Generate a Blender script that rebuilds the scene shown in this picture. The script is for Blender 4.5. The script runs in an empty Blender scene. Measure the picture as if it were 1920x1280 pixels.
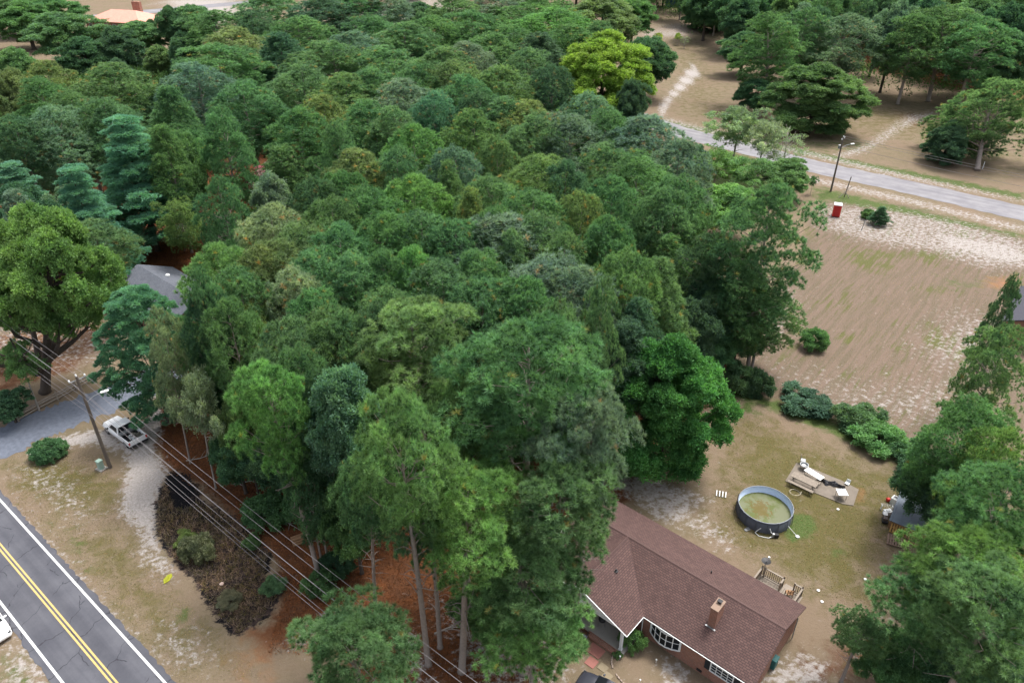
import bpy, math, random
import numpy as np
R = math.radians
S = bpy.context.scene
COL = S.collection
# ------------------------------------------------------------------ camera
H, TH, F = 50.0, 32.0, 1400.0
cd = bpy.data.cameras.new('camera'); cam = bpy.data.objects.new('camera', cd); COL.objects.link(cam)
cd.sensor_width = 36; cd.lens = 36*F/1920; cd.clip_start = 0.5; cd.clip_end = 4000
cam.location = (0, 0, H); cam.rotation_euler = (R(90-TH), 0, 0); S.camera = cam
# ------------------------------------------------------------------ light
SUN_EL, SUN_AZ = R(66), R(50)          # azimuth from +Y towards +X
w = bpy.data.worlds.new('World'); S.world = w; w.use_nodes = True
nt = w.node_tree; bg = nt.nodes['Background']
sky = nt.nodes.new('ShaderNodeTexSky'); sky.sky_type = 'NISHITA'; sky.sun_disc = False
sky.sun_elevation = SUN_EL; sky.sun_rotation = SUN_AZ; sky.dust_density = 6; sky.air_density = 1.2; sky.ozone_density = 1.5
hs = nt.nodes.new('ShaderNodeHueSaturation'); hs.inputs['Saturation'].default_value = 0.42
nt.links.new(sky.outputs[0], hs.inputs['Color']); nt.links.new(hs.outputs[0], bg.inputs[0]); bg.inputs[1].default_value = 0.15
sd = bpy.data.lights.new('sun', 'SUN'); sd.energy = 1.6; sd.angle = R(13); sd.color = (1, .96, .9)
sun = bpy.data.objects.new('sun', sd); COL.objects.link(sun); sun.location = (0, 0, 120)
sun.rotation_euler = (R(90)-SUN_EL, 0, -SUN_AZ + math.pi)
S.view_settings.view_transform = 'Standard'; S.view_settings.look = 'None'
S.view_settings.exposure = 1.05; S.view_settings.gamma = 1
S.cycles.max_bounces = 6; S.cycles.diffuse_bounces = 3; S.cycles.transparent_max_bounces = 4
# ------------------------------------------------------------------ measuring: where a sight line meets a height
_t = R(TH); FW = np.array([0, math.cos(_t), -math.sin(_t)]); UP = np.array([0, math.sin(_t), math.cos(_t)])
def U(x, y, z=0.0):
    d = FW + np.array([1, 0, 0])*(x-960)/F - UP*(y-640)/F
    return np.array([0, 0, H]) + d*((z-H)/d[2])
def slant(p): return float((np.asarray(p)-np.array([0, 0, H])) @ FW)
def rnd(seed): return random.Random(seed)
# ------------------------------------------------------------------ node helpers
def nn(nt, typ, ins=None, **kw):
    n = nt.nodes.new('ShaderNode'+typ)
    for k, v in kw.items(): setattr(n, k, v)
    for k, v in (ins or {}).items():
        s = n.inputs[k]
        if hasattr(v, 'is_linked') or isinstance(v, bpy.types.NodeSocket): nt.links.new(v, s)
        else:
            if s.type == 'RGBA' and len(v) == 3: v = (*v, 1)
            s.default_value = v
    return n
def mixc(nt, f, a, b, mode='MIX'):
    n = nt.nodes.new('ShaderNodeMix'); n.data_type = 'RGBA'; n.blend_type = mode
    for i, v in ((0, f), (6, a), (7, b)):
        if isinstance(v, bpy.types.NodeSocket): nt.links.new(v, n.inputs[i])
        else: n.inputs[i].default_value = (*v, 1) if (i > 0 and len(v) == 3) else v
    return n.outputs[2]
def mth(nt, op, a, b=0.0, c=None, clamp=False):
    n = nt.nodes.new('ShaderNodeMath'); n.operation = op; n.use_clamp = clamp
    for i, v in enumerate((a, b, c)):
        if v is None: continue
        if isinstance(v, bpy.types.NodeSocket): nt.links.new(v, n.inputs[i])
        else: n.inputs[i].default_value = v
    return n.outputs[0]
def ramp(nt, f, lo, hi):
    n = nt.nodes.new('ShaderNodeMapRange'); n.interpolation_type = 'SMOOTHSTEP'; nt.links.new(f, n.inputs[0])
    n.inputs[1].default_value = lo; n.inputs[2].default_value = hi; return n.outputs[0]
def noise(nt, vec, sc, det=4, rough=.6, dist=0):
    return nn(nt, 'TexNoise', {'Vector': vec, 'Scale': sc, 'Detail': det, 'Roughness': rough, 'Distortion': dist}).outputs[0]
def mat(name, col, rough=.8, metal=0, var=.15, scale=6, spec=.3, bump=0, emit=None):
    m = bpy.data.materials.new(name); m.use_nodes = True; nt = m.node_tree; b = nt.nodes['Principled BSDF']
    tc = nn(nt, 'TexCoord'); no = noise(nt, tc.outputs['Object'], scale)
    c = mixc(nt, no, tuple(x*(1-var) for x in col), tuple(min(1, x*(1+var)) for x in col))
    nt.links.new(c, b.inputs['Base Color']); b.inputs['Roughness'].default_value = rough
    b.inputs['Metallic'].default_value = metal; b.inputs['Specular IOR Level'].default_value = spec
    if bump:
        bp = nn(nt, 'Bump', {'Height': no, 'Strength': bump, 'Distance': .05}); nt.links.new(bp.outputs[0], b.inputs['Normal'])
    return m
# ------------------------------------------------------------------ mesh helpers
def finish(name, V, Fc, m, parent=None, smooth=False, uv=False):
    me = bpy.data.meshes.new(name); me.from_pydata([tuple(v) for v in V], [], [tuple(f) for f in Fc]); me.update()
    if uv:
        ul = me.uv_layers.new(name='UVMap')
        for p in me.polygons:
            n = p.normal
            t = np.array([-n.y, n.x, 0.0]); l = np.linalg.norm(t)
            t = np.array([1., 0, 0]) if l < 1e-3 else t/l
            b = np.cross(np.array(n), t)
            for li in p.loop_indices:
                c = np.array(me.vertices[me.loops[li].vertex_index].co); ul.data[li].uv = (c@t, c@b)
    if smooth: me.polygons.foreach_set('use_smooth', [True]*len(me.polygons))
    for mm in (m if isinstance(m, (list, tuple)) else [m]): me.materials.append(mm)
    o = bpy.data.objects.new(name, me); COL.objects.link(o)
    if parent: o.parent = parent
    return o
class MB:
    def __init__(s): s.v = []; s.f = []
    def add(s, V, Fc):
        k = len(s.v); s.v += [tuple(map(float, v)) for v in V]; s.f += [tuple(i+k for i in f) for f in Fc]; return s
    def box(s, c, d, rz=0, b=0.0, M=None):
        x, y, z = d[0]/2, d[1]/2, d[2]/2
        b = min(b, x*.9, y*.9, z*.9)
        if b <= 0:
            P = [(-x,-y,-z),(x,-y,-z),(x,y,-z),(-x,y,-z),(-x,-y,z),(x,-y,z),(x,y,z),(-x,y,z)]
            Fc = [(3,2,1,0),(4,5,6,7),(0,1,5,4),(1,2,6,5),(2,3,7,6),(3,0,4,7)]
        else:
            def ring(zz, i): return [(-x+i,-y,zz),(x-i,-y,zz),(x,-y+i,zz),(x,y-i,zz),(x-i,y,zz),(-x+i,y,zz),(-x,y-i,zz),(-x,-y+i,zz)]
            def rin(zz, i): return [(-x+i+b*.2,-y+b,zz),(x-i-b*.2,-y+b,zz),(x-b,-y+i+b*.2,zz),(x-b,y-i-b*.2,zz),(x-i-b*.2,y-b,zz),(-x+i+b*.2,y-b,zz),(-x+b,y-i-b*.2,zz),(-x+b,-y+i+b*.2,zz)]
            P = rin(-z, b)+ring(-z+b, b)+ring(z-b, b)+rin(z, b)
            Fc = [tuple(range(7,-1,-1)), tuple(range(24,32))]
            for k in range(3):
                for i in range(8): j = (i+1) % 8; Fc.append((k*8+i, k*8+j, k*8+8+j, k*8+8+i))
        ca, sa = math.cos(rz), math.sin(rz)
        P = [(p[0]*ca-p[1]*sa+c[0], p[0]*sa+p[1]*ca+c[1], p[2]+c[2]) for p in P]
        if M: P = [M(p) for p in P]
        return s.add(P, Fc)
    def tube(s, pts, r, n=6, cap=True):
        pts = [np.asarray(p, float) for p in pts]; m = len(pts)
        rr = r if hasattr(r, '__len__') else [r]*m; V = []; Fc = []
        for i, p in enumerate(pts):
            d = pts[min(i+1, m-1)]-pts[max(i-1, 0)]; d = d/(np.linalg.norm(d)+1e-9)
            a = np.cross(d, [0, 0, 1.]) if abs(d[2]) < .9 else np.cross(d, [1., 0, 0]); a /= np.linalg.norm(a); b = np.cross(d, a)
            for k in range(n): t = 2*math.pi*k/n; V.append(p+rr[i]*(math.cos(t)*a+math.sin(t)*b))
        for i in range(m-1):
            for k in range(n): j = (k+1) % n; Fc.append((i*n+k, i*n+j, (i+1)*n+j, (i+1)*n+k))
        if cap: Fc.append(tuple(range(n-1, -1, -1))); Fc.append(tuple(range((m-1)*n, m*n)))
        return s.add(V, Fc)
    def ngon(s, P): return s.add(P, [tuple(range(len(P)))])
    def prism(s, poly, z0, z1):
        n = len(poly); V = [(p[0], p[1], z0) for p in poly]+[(p[0], p[1], z1) for p in poly]
        return s.add(V, [tuple(range(n-1, -1, -1)), tuple(range(n, 2*n))]+[(i, (i+1) % n, n+(i+1) % n, n+i) for i in range(n)])
    def slab(s, quad, t):
        q = [np.asarray(p, float) for p in quad]; n = np.cross(q[1]-q[0], q[2]-q[0]); n /= np.linalg.norm(n); m = len(q)
        V = q+[p-n*t for p in q]
        return s.add(V, [tuple(range(m)), tuple(range(2*m-1, m-1, -1))]+[(i, m+i, m+(i+1) % m, (i+1) % m) for i in range(m)])
    def lathe(s, prof, c=(0, 0, 0), n=24, close=False):
        V = []; Fc = []
        for r, z in prof:
            for k in range(n): t = 2*math.pi*k/n; V.append((c[0]+r*math.cos(t), c[1]+r*math.sin(t), c[2]+z))
        for i in range(len(prof)-1):
            for k in range(n): j = (k+1) % n; Fc.append((i*n+k, i*n+j, (i+1)*n+j, (i+1)*n+k))
        return s.add(V, Fc)
    def loft(s, secs, cap=True):
        n = len(secs[0]); V = [p for q in secs for p in q]; Fc = []
        for i in range(len(secs)-1):
            for k in range(n): j = (k+1) % n; Fc.append((i*n+k, (i+1)*n+k, (i+1)*n+j, i*n+j))
        if cap: Fc.append(tuple(range(n))); Fc.append(tuple(range(len(V)-1, len(V)-n-1, -1)))
        return s.add(V, Fc)
    def build(s, name, m, parent=None, smooth=False, uv=False): return finish(name, s.v, s.f, m, parent, smooth, uv)
def empty(name, loc, rz=0, rx=None):
    o = bpy.data.objects.new(name, None); COL.objects.link(o); o.location = tuple(float(v) for v in loc)
    o.rotation_euler = (0, 0, rz) if rx is None else rx; o.empty_display_size = .5; return o
def tag(o, label=None, cat=None, group=None, kind=None):
    if label: o['label'] = label
    if cat: o['category'] = cat
    if group: o['group'] = group
    if kind: o['kind'] = kind
    return o
# ================================================================== GROUND
def poly(pts, z=0): return [U(x, y, z)[:2] for x, y in pts]
def sdist(P, pl):                     # signed distance, positive inside
    pl = np.array(pl); n = len(pl); d = np.full(len(P), 1e9); ins = np.zeros(len(P), bool)
    for i in range(n):
        a, b = pl[i], pl[(i+1) % n]; e = b-a; w_ = P-a
        t = np.clip((w_@e)/(e@e+1e-9), 0, 1); d = np.minimum(d, np.hypot(*(w_-t[:, None]*e).T))
        c = ((a[1] <= P[:, 1]) != (b[1] <= P[:, 1])) & (P[:, 0] < (b[0]-a[0])*(P[:, 1]-a[1])/(b[1]-a[1]+1e-12)+a[0]); ins ^= c
    return np.where(ins, d, -d)
def axis(lo, hi, st, far0, far1):
    a = list(np.arange(lo, hi+st, st)); g = st
    x = a[-1]
    while x < far1: g *= 1.12; x += min(g, 120); a.append(x)
    x = a[0]; g = st; pre = []
    while x > far0: g *= 1.12; x -= min(g, 120); pre.append(x)
    return np.array(pre[::-1]+a)
XS = axis(-58, 75, .42, -2500, 2500); YS = axis(24, 150, .42, -300, 3000)
gx, gy = np.meshgrid(XS, YS); GP = np.stack([gx.ravel(), gy.ravel()], 1)
Z = {}
def zone(ch, pts, soft, val=1.0, world=False, sub=False):
    d = sdist(GP, pts if world else poly(pts)); m = np.clip(d/soft*.5+.5, 0, 1)*abs(val)
    if ch not in Z: Z[ch] = np.zeros(len(GP))
    Z[ch] = np.maximum(Z[ch], m) if val > 0 else np.minimum(Z[ch], 1-m)
# forest floor of pine straw
BASE_ = 1
zone('straw', [(298,775),(290,830),(312,878),(372,905),(445,975),(515,1045),(530,1120),(505,1165),(470,1190),(500,1225),(560,1200),(640,1230),(700,1290),(1000,1300),(1080,1190),(1085,960),(1180,940),(1190,880),(1360,730),(1380,690),(1340,600),(1330,480),(1250,400),(1240,250),(1010,180),(700,110),(300,130),(-60,160),(-60,560),(60,590),(250,560),(420,560)], 2.2)
zone('straw', [(150,700),(-50,760),(-60,640),(60,600),(250,600)], 2, .55)
zone('straw', [(235,500),(260,455),(330,445),(420,430),(430,500)], 1.5)
zone('straw', [(1560,100),(1640,140),(1700,150),(1800,175),(1920,200),(2300,200),(2300,20),(1600,10),(1450,30)], 8, .75)
zone('straw', [(1640,200),(1760,210),(1790,240),(1700,250)], 6, .5)
zone('straw', [(1060,1150),(1120,1120),(1150,1190),(1110,1210)], 1, .9)
zone('straw', [(1450,1230),(1520,1180),(1640,1150),(1700,1300),(1480,1330)], 2.5, .5)
# bare sand
for ps, so, v in [
 ([(196,806),(246,848),(290,760),(275,738),(300,745),(302,800),(285,845),(312,880),(300,930),(292,985),(296,1030),(275,1020),(262,990),(225,960),(232,915),(240,870),(236,850),(180,830),(140,835),(60,850),(90,826),(150,812)], 1.0, 1),
 ([(262,990),(296,1020),(330,1075),(322,1090),(290,1075),(262,1040)], 1.2, .72),
 ([(100,870),(150,900),(180,960),(150,990),(60,930),(20,900),(40,870)], 2, .42),
 ([(-60,860),(0,925),(80,1000),(170,1100),(230,1170),(300,1280),(360,1340),(320,1340),(220,1190),(130,1080),(40,975),(-60,880)], 1.2, .62),
 ([(300,1170),(380,1190),(400,1240),(330,1260),(290,1220)], 2, .5),
 ([(540,1200),(620,1140),(690,1150),(650,1180),(590,1190),(545,1215)], 1.0, .8),
 ([(740,1150),(800,1190),(830,1300),(770,1290),(740,1220)], 1.4, .55),
 ([(800,1130),(1000,1150),(1080,1190),(1060,1300),(880,1300),(850,1200)], 2, .58),
 ([(0,1180),(60,1200),(140,1300),(0,1300)], 1.5, .5),
 ([(1100,870),(1200,880),(1330,930),(1290,990),(1230,980),(1190,940),(1120,915)], 1.5, .62),
 ([(1260,960),(1320,960),(1380,1010),(1370,1040),(1310,1010)], 1.4, .52),
 ([(1230,1230),(1290,1240),(1300,1290),(1240,1290)], .8, .6),
 ([(1430,1260),(1500,1220),(1560,1240),(1540,1300),(1440,1300)], 1.0, .62),
 ([(1590,1180),(1680,1150),(1700,1250),(1620,1260)], 1.2, .5),
 ([(1525,385),(1600,385),(1700,395),(1800,415),(1930,450),(2100,500),(2100,560),(1900,505),(1860,510),(1740,475),(1620,455),(1540,430)], 3, .50),
 ([(1730,430),(1900,455),(1960,490),(1900,500),(1760,465)], 2.2, .7),
 ([(1420,640),(1480,630),(1500,560),(1470,520),(1430,560)], 3, .42),
 ([(1790,580),(1900,600),(1880,680),(1760,700),(1720,650)], 5, .48),
 ([(1460,690),(1640,720),(1800,700),(1830,780),(1700,800),(1560,760)], 5, .42),
 ([(1236,200),(1300,120),(1312,140),(1262,185),(1238,222)], 1.2, 1.0),
 ([(1180,60),(1230,50),(1300,40),(1300,70),(1220,75)], 6, .52),
 ([(1560,290),(1620,270),(1700,215),(1770,205),(1770,216),(1700,240),(1630,285),(1575,300)], 1.5, .52),
 ([(1240,215),(1300,232),(1530,285),(1700,325),(1930,375),(1930,384),(1700,338),(1520,296),(1300,245),(1240,228)], 1.5, .48),
 ([(1500,325),(1700,368),(1930,425),(1930,440),(1700,382),(1500,338)], 1.2, .5),
 ([(300,-10),(440,-10),(450,40),(380,50),(330,20)], 8, .95),
 ([(1010,120),(1060,110),(1060,190),(1000,190)], 5, .8),
 ([(620,100),(760,60),(900,20),(820,-20),(600,30)], 8, .5),
 ([(-60,600),(100,590),(230,620),(200,690),(120,700),(-60,690)], 3, .36)]:
    zone('sand', ps, so, v)
zone('burn', [(325,880),(352,888),(377,920),(372,935),(450,975),(512,1040),(500,1075),(528,1118),(505,1155),(445,1195),(405,1160),(378,1115),(355,1078),(322,1050),(293,1003),(292,940),(308,900)], 1.0)
zone('field', [(1405,690),(1440,600),(1500,470),(1520,400),(1560,372),(1700,385),(1930,450),(2400,600),(2300,800),(1850,870),(1740,850),(1620,800),(1560,765),(1470,735)], 2.5)
zone('field', [(310,880),(380,900),(360,960),(330,960),(300,1000),(290,940)], 2, .6)
zone('field', [(1440,1230),(1560,1170),(1650,1100),(1700,1300),(1480,1330)], 2.5, .6)
for ps, so, v in [
 ([(1466,985),(1490,960),(1520,965),(1532,985),(1520,1010),(1480,1015)], .8, .95),
 ([(1550,1030),(1590,1010),(1600,1040),(1560,1055)], 1.2, .6),
 ([(100,960),(160,1000),(190,1070),(150,1075),(110,1010)], 2, .55),
 ([(325,1135),(360,1130),(370,1170),(340,1185),(320,1165)], 1, .6),
 ([(1320,700),(1400,730),(1500,760),(1600,800),(1740,870),(1730,890),(1560,820),(1440,770),(1330,740)], 1.5, .75),
 ([(1270,225),(1560,300),(1930,390),(1930,400),(1560,312),(1270,240)], 2, .0001),
 ([(1530,310),(1930,388),(1930,398),(1700,352),(1520,316)], 1.5, .0001),
 ([(1240,222),(1530,284),(1930,364),(1930,378),(1530,296),(1240,234)], 2, .75),
 ([(1520,345),(1700,385),(1930,440),(1930,455),(1700,405),(1520,375)], 2.5, .7),
 ([(1450,250),(1700,260),(1650,300),(1500,290)], 6, .45),
 ([(1730,505),(1900,520),(1880,560),(1740,550)], 5, .5),
 ([(1280,290),(1380,280),(1500,330),(1400,400),(1300,380)], 4, .8),
 ([(1380,740),(1420,745),(1440,790),(1380,780)], 1.4, .6),
 ([(0,1200),(60,1230),(100,1300),(0,1300)], 1.5, .6)]:
    if v > .01: zone('lush', ps, so, v)
for ps, so, v in [
 ([(10,870),(120,860),(230,900),(215,950),(120,960),(30,920)], 2.5, .8),
 ([(100,960),(240,1000),(330,1120),(420,1240),(300,1240),(160,1080)], 3, .6),
 ([(1370,760),(1560,840),(1720,900),(1640,1150),(1520,1110),(1330,1000),(1360,850)], 4, .75),
 ([(1450,260),(1700,270),(1900,330),(1920,250),(1600,160)], 15, .5),
 ([(1230,60),(1330,60),(1420,250),(1240,210)], 14, .5),
 ([(100,-10),(160,10),(160,100),(60,60)], 15, .6)]:
    zone('olive', ps, so, v)
zone('clay', [(1850,520),(1910,515),(1920,545),(1840,540)], 2, .6)
zone('clay', [(1605,915),(1628,915),(1625,940),(1600,945)], .8, .6)
zone('clay', [(440,1150),(560,1180),(520,1290),(400,1290)], 2.5, .45)
nv = len(GP)
me = bpy.data.meshes.new('ground'); nx, ny = len(XS), len(YS)
co = np.zeros((nv, 3)); co[:, :2] = GP
idx = np.arange((nx-1)*(ny-1)); ix = idx % (nx-1); iy = idx//(nx-1); a = iy*nx+ix
me.vertices.add(nv); me.vertices.foreach_set('co', co.ravel())
me.loops.add(len(a)*4); me.polygons.add(len(a))
me.loops.foreach_set('vertex_index', np.stack([a, a+1, a+nx+1, a+nx], 1).ravel().astype(np.int32))
me.polygons.foreach_set('loop_start', (np.arange(len(a))*4).astype(np.int32)); me.update()
z0 = np.zeros(nv)
for an, chs in (('zone_a', ('straw', 'sand', 'burn', 'field')), ('zone_b', ('lush', 'olive', 'clay', None))):
    at = me.color_attributes.new(an, 'FLOAT_COLOR', 'POINT')
    at.data.foreach_set('color', np.stack([Z.get(c, z0) for c in chs[:3]]+[np.ones(nv)], 1).ravel())
at = me.attributes.new('zone_f', 'FLOAT', 'POINT'); at.data.foreach_set('value', Z['field'])
ground = bpy.data.objects.new('ground', me); COL.objects.link(ground); tag(ground, kind='structure')
gm = bpy.data.materials.new('ground'); gm.use_nodes = True; nt = gm.node_tree; b = nt.nodes['Principled BSDF']; b.inputs['Roughness'].default_value = .95; b.inputs['Specular IOR Level'].default_value = .1
P_ = nn(nt, 'TexCoord').outputs['Object']
za = nn(nt, 'Attribute', attribute_name='zone_a'); sa = nn(nt, 'SeparateColor', {'Color': za.outputs['Color']})
zb = nn(nt, 'Attribute', attribute_name='zone_b'); sb = nn(nt, 'SeparateColor', {'Color': zb.outputs['Color']})
zf = nn(nt, 'Attribute', attribute_name='zone_f')
n_big = noise(nt, P_, .12, 3, .5); n_mid = noise(nt, P_, .7, 6, .68, .4); n_fine = noise(nt, P_, 4.5, 5, .75); n_mic = noise(nt, P_, 14, 3, .7)
mp0 = nn(nt, 'Mapping', {'Vector': P_, 'Rotation': (0, 0, R(-51))}); mp = nn(nt, 'Mapping', {'Vector': mp0.outputs[0], 'Scale': (.12, 1.5, 1)}); n_str = noise(nt, mp.outputs[0], 1.2, 5, .7, .3)
mp2 = nn(nt, 'Mapping', {'Vector': P_, 'Rotation': (0, 0, R(-38)), 'Scale': (.9, 1.1, 1)}); n_sd = noise(nt, mp2.outputs[0], 1.7, 9, .72, .15)
def thr(mask, nz, gain=.9, wd=.07):
    v = mth(nt, 'ADD', mask, mth(nt, 'MULTIPLY', mth(nt, 'SUBTRACT', nz, .5), gain)); return ramp(nt, v, .5-wd, .5+wd)
base = mixc(nt, ramp(nt, n_mid, .35, .65), (.31, .235, .15), (.26, .205, .12))
base = mixc(nt, mth(nt, 'MULTIPLY', ramp(nt, n_fine, .45, .7), .6), base, (.33, .255, .17))
base = mixc(nt, ramp(nt, n_big, .42, .62), base, mixc(nt, n_fine, (.27, .19, .115), (.36, .27, .19)))
olv = mixc(nt, ramp(nt, n_fine, .35, .65), (.20, .155, .06), (.155, .145, .052))
base = mixc(nt, thr(sb.outputs[1], n_mid, 1.5, .3), base, olv)
fld = mixc(nt, ramp(nt, n_str, .4, .6), (.28, .20, .145), (.225, .175, .115))
fld = mixc(nt, ramp(nt, mth(nt, 'ADD', mth(nt, 'MULTIPLY', n_str, .5), mth(nt, 'MULTIPLY', n_big, .6)), .58, .68), fld, (.17, .17, .06))
fld = mixc(nt, ramp(nt, mth(nt, 'ADD', mth(nt, 'MULTIPLY', n_sd, .75), mth(nt, 'MULTIPLY', n_mid, .25)), .58, .70), fld, (.56, .48, .42))
base = mixc(nt, thr(zf.outputs['Fac'], n_mid, .6, .15), base, fld)
lus = mixc(nt, ramp(nt, n_fine, .35, .65), (.09, .15, .035), (.16, .19, .065))
base = mixc(nt, thr(sb.outputs[0], n_mid, 1.1, .2), base, lus)
stw = mixc(nt, ramp(nt, n_mid, .35, .65), (.26, .095, .036), (.16, .07, .035))
stw = mixc(nt, mth(nt, 'MULTIPLY', ramp(nt, n_fine, .5, .75), .7), stw, (.31, .15, .075))
base = mixc(nt, thr(sa.outputs[0], n_mid, .9, .18), base, stw)
base = mixc(nt, thr(sb.outputs[2], n_mid, .9, .3), base, (.48, .23, .11))
snd = mixc(nt, ramp(nt, n_fine, .3, .7), (.44, .38, .325), (.68, .62, .56))
base = mixc(nt, thr(sa.outputs[1], n_sd, 2.6, .24), base, snd)
brn = mixc(nt, ramp(nt, mth(nt, 'SUBTRACT', n_mid, mth(nt, 'MULTIPLY', zf.outputs['Fac'], .3)), .42, .6), (.012, .012, .014), (.10, .068, .055))
brn = mixc(nt, ramp(nt, n_fine, .56, .7), brn, (.19, .145, .12))
base = mixc(nt, thr(sa.outputs[2], n_sd, 1.5, .1), base, brn)
base = mixc(nt, ramp(nt, n_mic, .62, .74), base, (.10, .07, .045))
base = mixc(nt, 1.0, base, (.55, .565, .60), 'MULTIPLY')
base = mixc(nt, .75, base, mixc(nt, n_mic, (.55, .55, .55), (1.4, 1.4, 1.4)), 'MULTIPLY')
nt.links.new(base, b.inputs['Base Color'])
bp = nn(nt, 'Bump', {'Height': n_fine, 'Strength': .6, 'Distance': .12}); nt.links.new(bp.outputs[0], b.inputs['Normal'])
me.materials.append(gm)
# ================================================================== ROADS
def asphalt(name, c0, c1, crack):
    m = bpy.data.materials.new(name); m.use_nodes = True; nt = m.node_tree; b = nt.nodes['Principled BSDF']; b.inputs['Roughness'].default_value = .85; b.inputs['Specular IOR Level'].default_value = .2
    P = nn(nt, 'TexCoord').outputs['Object']
    n1 = noise(nt, P, .35, 4); n2 = noise(nt, P, 9, 4, .7); mw0 = nn(nt, 'Mapping', {'Vector': P, 'Rotation': (0, 0, R(39.3))}); mw = nn(nt, 'Mapping', {'Vector': mw0.outputs[0], 'Scale': (.03, .9, 1)}); n3 = noise(nt, mw.outputs[0], 1.0, 3)
    c = mixc(nt, ramp(nt, n1, .3, .7), c0, c1); c = mixc(nt, .5, c, mixc(nt, n2, (.7, .7, .7), (1.3, 1.3, 1.3)), 'MULTIPLY'); c = mixc(nt, .8, c, mixc(nt, ramp(nt, n3, .35, .65), (.84, .84, .85), (1.14, 1.14, 1.13)), 'MULTIPLY')
    if crack:
        wv = nn(nt, 'VectorMath', {0: P, 1: nn(nt, 'TexNoise', {'Vector': P, 'Scale': .9, 'Detail': 3}).outputs['Color']}, operation='ADD')
        mpx = nn(nt, 'Mapping', {'Vector': wv.outputs[0], 'Rotation': (0, 0, R(39)), 'Scale': (.36, .22, 1)})
        vo = nn(nt, 'TexVoronoi', {'Vector': mpx.outputs[0], 'Scale': 1.0, 'Randomness': .75}, feature='DISTANCE_TO_EDGE', voronoi_dimensions='2D')
        k = mth(nt, 'SUBTRACT', 1, ramp(nt, vo.outputs[0], .005, .015))
        k = mth(nt, 'MULTIPLY', k, ramp(nt, noise(nt, P, .5, 2), .42, .50))
        c = mixc(nt, mth(nt, 'MULTIPLY', k, .7), c, (.022, .022, .028))
    nt.links.new(c, b.inputs['Base Color']); return m
M_road = asphalt('asphalt', (.070, .072, .086), (.095, .097, .112), True)
M_road2 = asphalt('far_asphalt', (.17, .165, .18), (.22, .215, .225), False)
M_white = mat('road_paint_white', (.58, .58, .58), .7, var=.4, scale=2)
M_yell = mat('road_paint_yellow', (.48, .34, .13), .7, var=.25, scale=4)
rd = np.array([.774, -.633]); rn = np.array([.633, .774])
def strip(name, s0, s1, o0, o1, z, m, wob=0, seg=60, kind='structure'):
    V = []; rg = rnd(name)
    for i in range(seg+1):
        s = s0+(s1-s0)*i/seg
        for o, sg in ((o0, -1), (o1, 1)): p = rd*s+rn*(o+sg*wob*(rg.random()-.5)); V.append((p[0], p[1], z))
    o = finish(name, V, [(2*i, 2*i+2, 2*i+3, 2*i+1) for i in range(seg)], m); tag(o, kind=kind); return o
strip('road', -400, 200, 4.30, 10.05, .03, M_road, .22, 1500)
strip('road_edge_line', -400, 200, 4.72, 4.90, .034, M_white); strip('road_edge_line', -400, 200, 9.45, 9.63, .034, M_white)
strip('road_centre_line', -400, 200, 6.98, 7.12, .034, M_yell); strip('road_centre_line', -400, 200, 7.26, 7.40, .034, M_yell)
def ribbon(name, pl, m, z, lab=None):
    p = [np.array(q) for q in pl]; o = finish(name, [(q[0], q[1], z) for q in p], [tuple(range(len(p)))], m); tag(o, kind='structure'); return o
def polyline_strip(name, pts, w, z, m, wob=.3, n=10, z_edge=None):
    pts = [np.array(p, float) for p in pts]; out = []
    for i in range(len(pts)-1):
        for k in range(n):
            t = k/n; a = pts[max(i-1, 0)]; b_ = pts[i]; c = pts[i+1]; d = pts[min(i+2, len(pts)-1)]
            out.append(.5*((2*b_)+(-a+c)*t+(2*a-5*b_+4*c-d)*t*t+(-a+3*b_-3*c+d)*t**3))
    out.append(pts[-1]); V = []; rg = rnd(name+str(w))
    for i, p in enumerate(out):
        d = out[min(i+1, len(out)-1)]-out[max(i-1, 0)]; d /= np.linalg.norm(d); nrm = np.array([-d[1], d[0]])
        for sg in (-1, 1): q = p+nrm*(w/2*sg+wob*(rg.random()-.5)); V.append((q[0], q[1], z))
    o = finish(name, V, [(2*i, 2*i+2, 2*i+3, 2*i+1) for i in range(len(out)-1)], m); tag(o, kind='structure'); return o
fr = [U(x, y)[:2] for x, y in ((1000,175),(1150,206),(1270,246),(1410,281),(1520,311),(1700,350),(1920,401),(2200,466))]
polyline_strip('far_road', fr, 7.6, .03, M_road2, .5, 14)
polyline_strip('top_road', [(-330,285),(-250,300),(-195,318),(-160,345),(-125,372),(-60,420),(60,470)], 11, .03, M_road2, .5)
M_gr = mat('driveway_gravel', (.115, .13, .165), .95, var=.5, scale=2.2, bump=.5)
nt = M_gr.node_tree
gd = [U(x, y)[:2] for x, y in ((-330,1010),(-160,905),(0,832),(70,798),(140,772),(220,742),(290,712),(330,690))]
polyline_strip('gravel_driveway', gd, 5.6, .02, M_gr, .9, 14)
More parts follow.
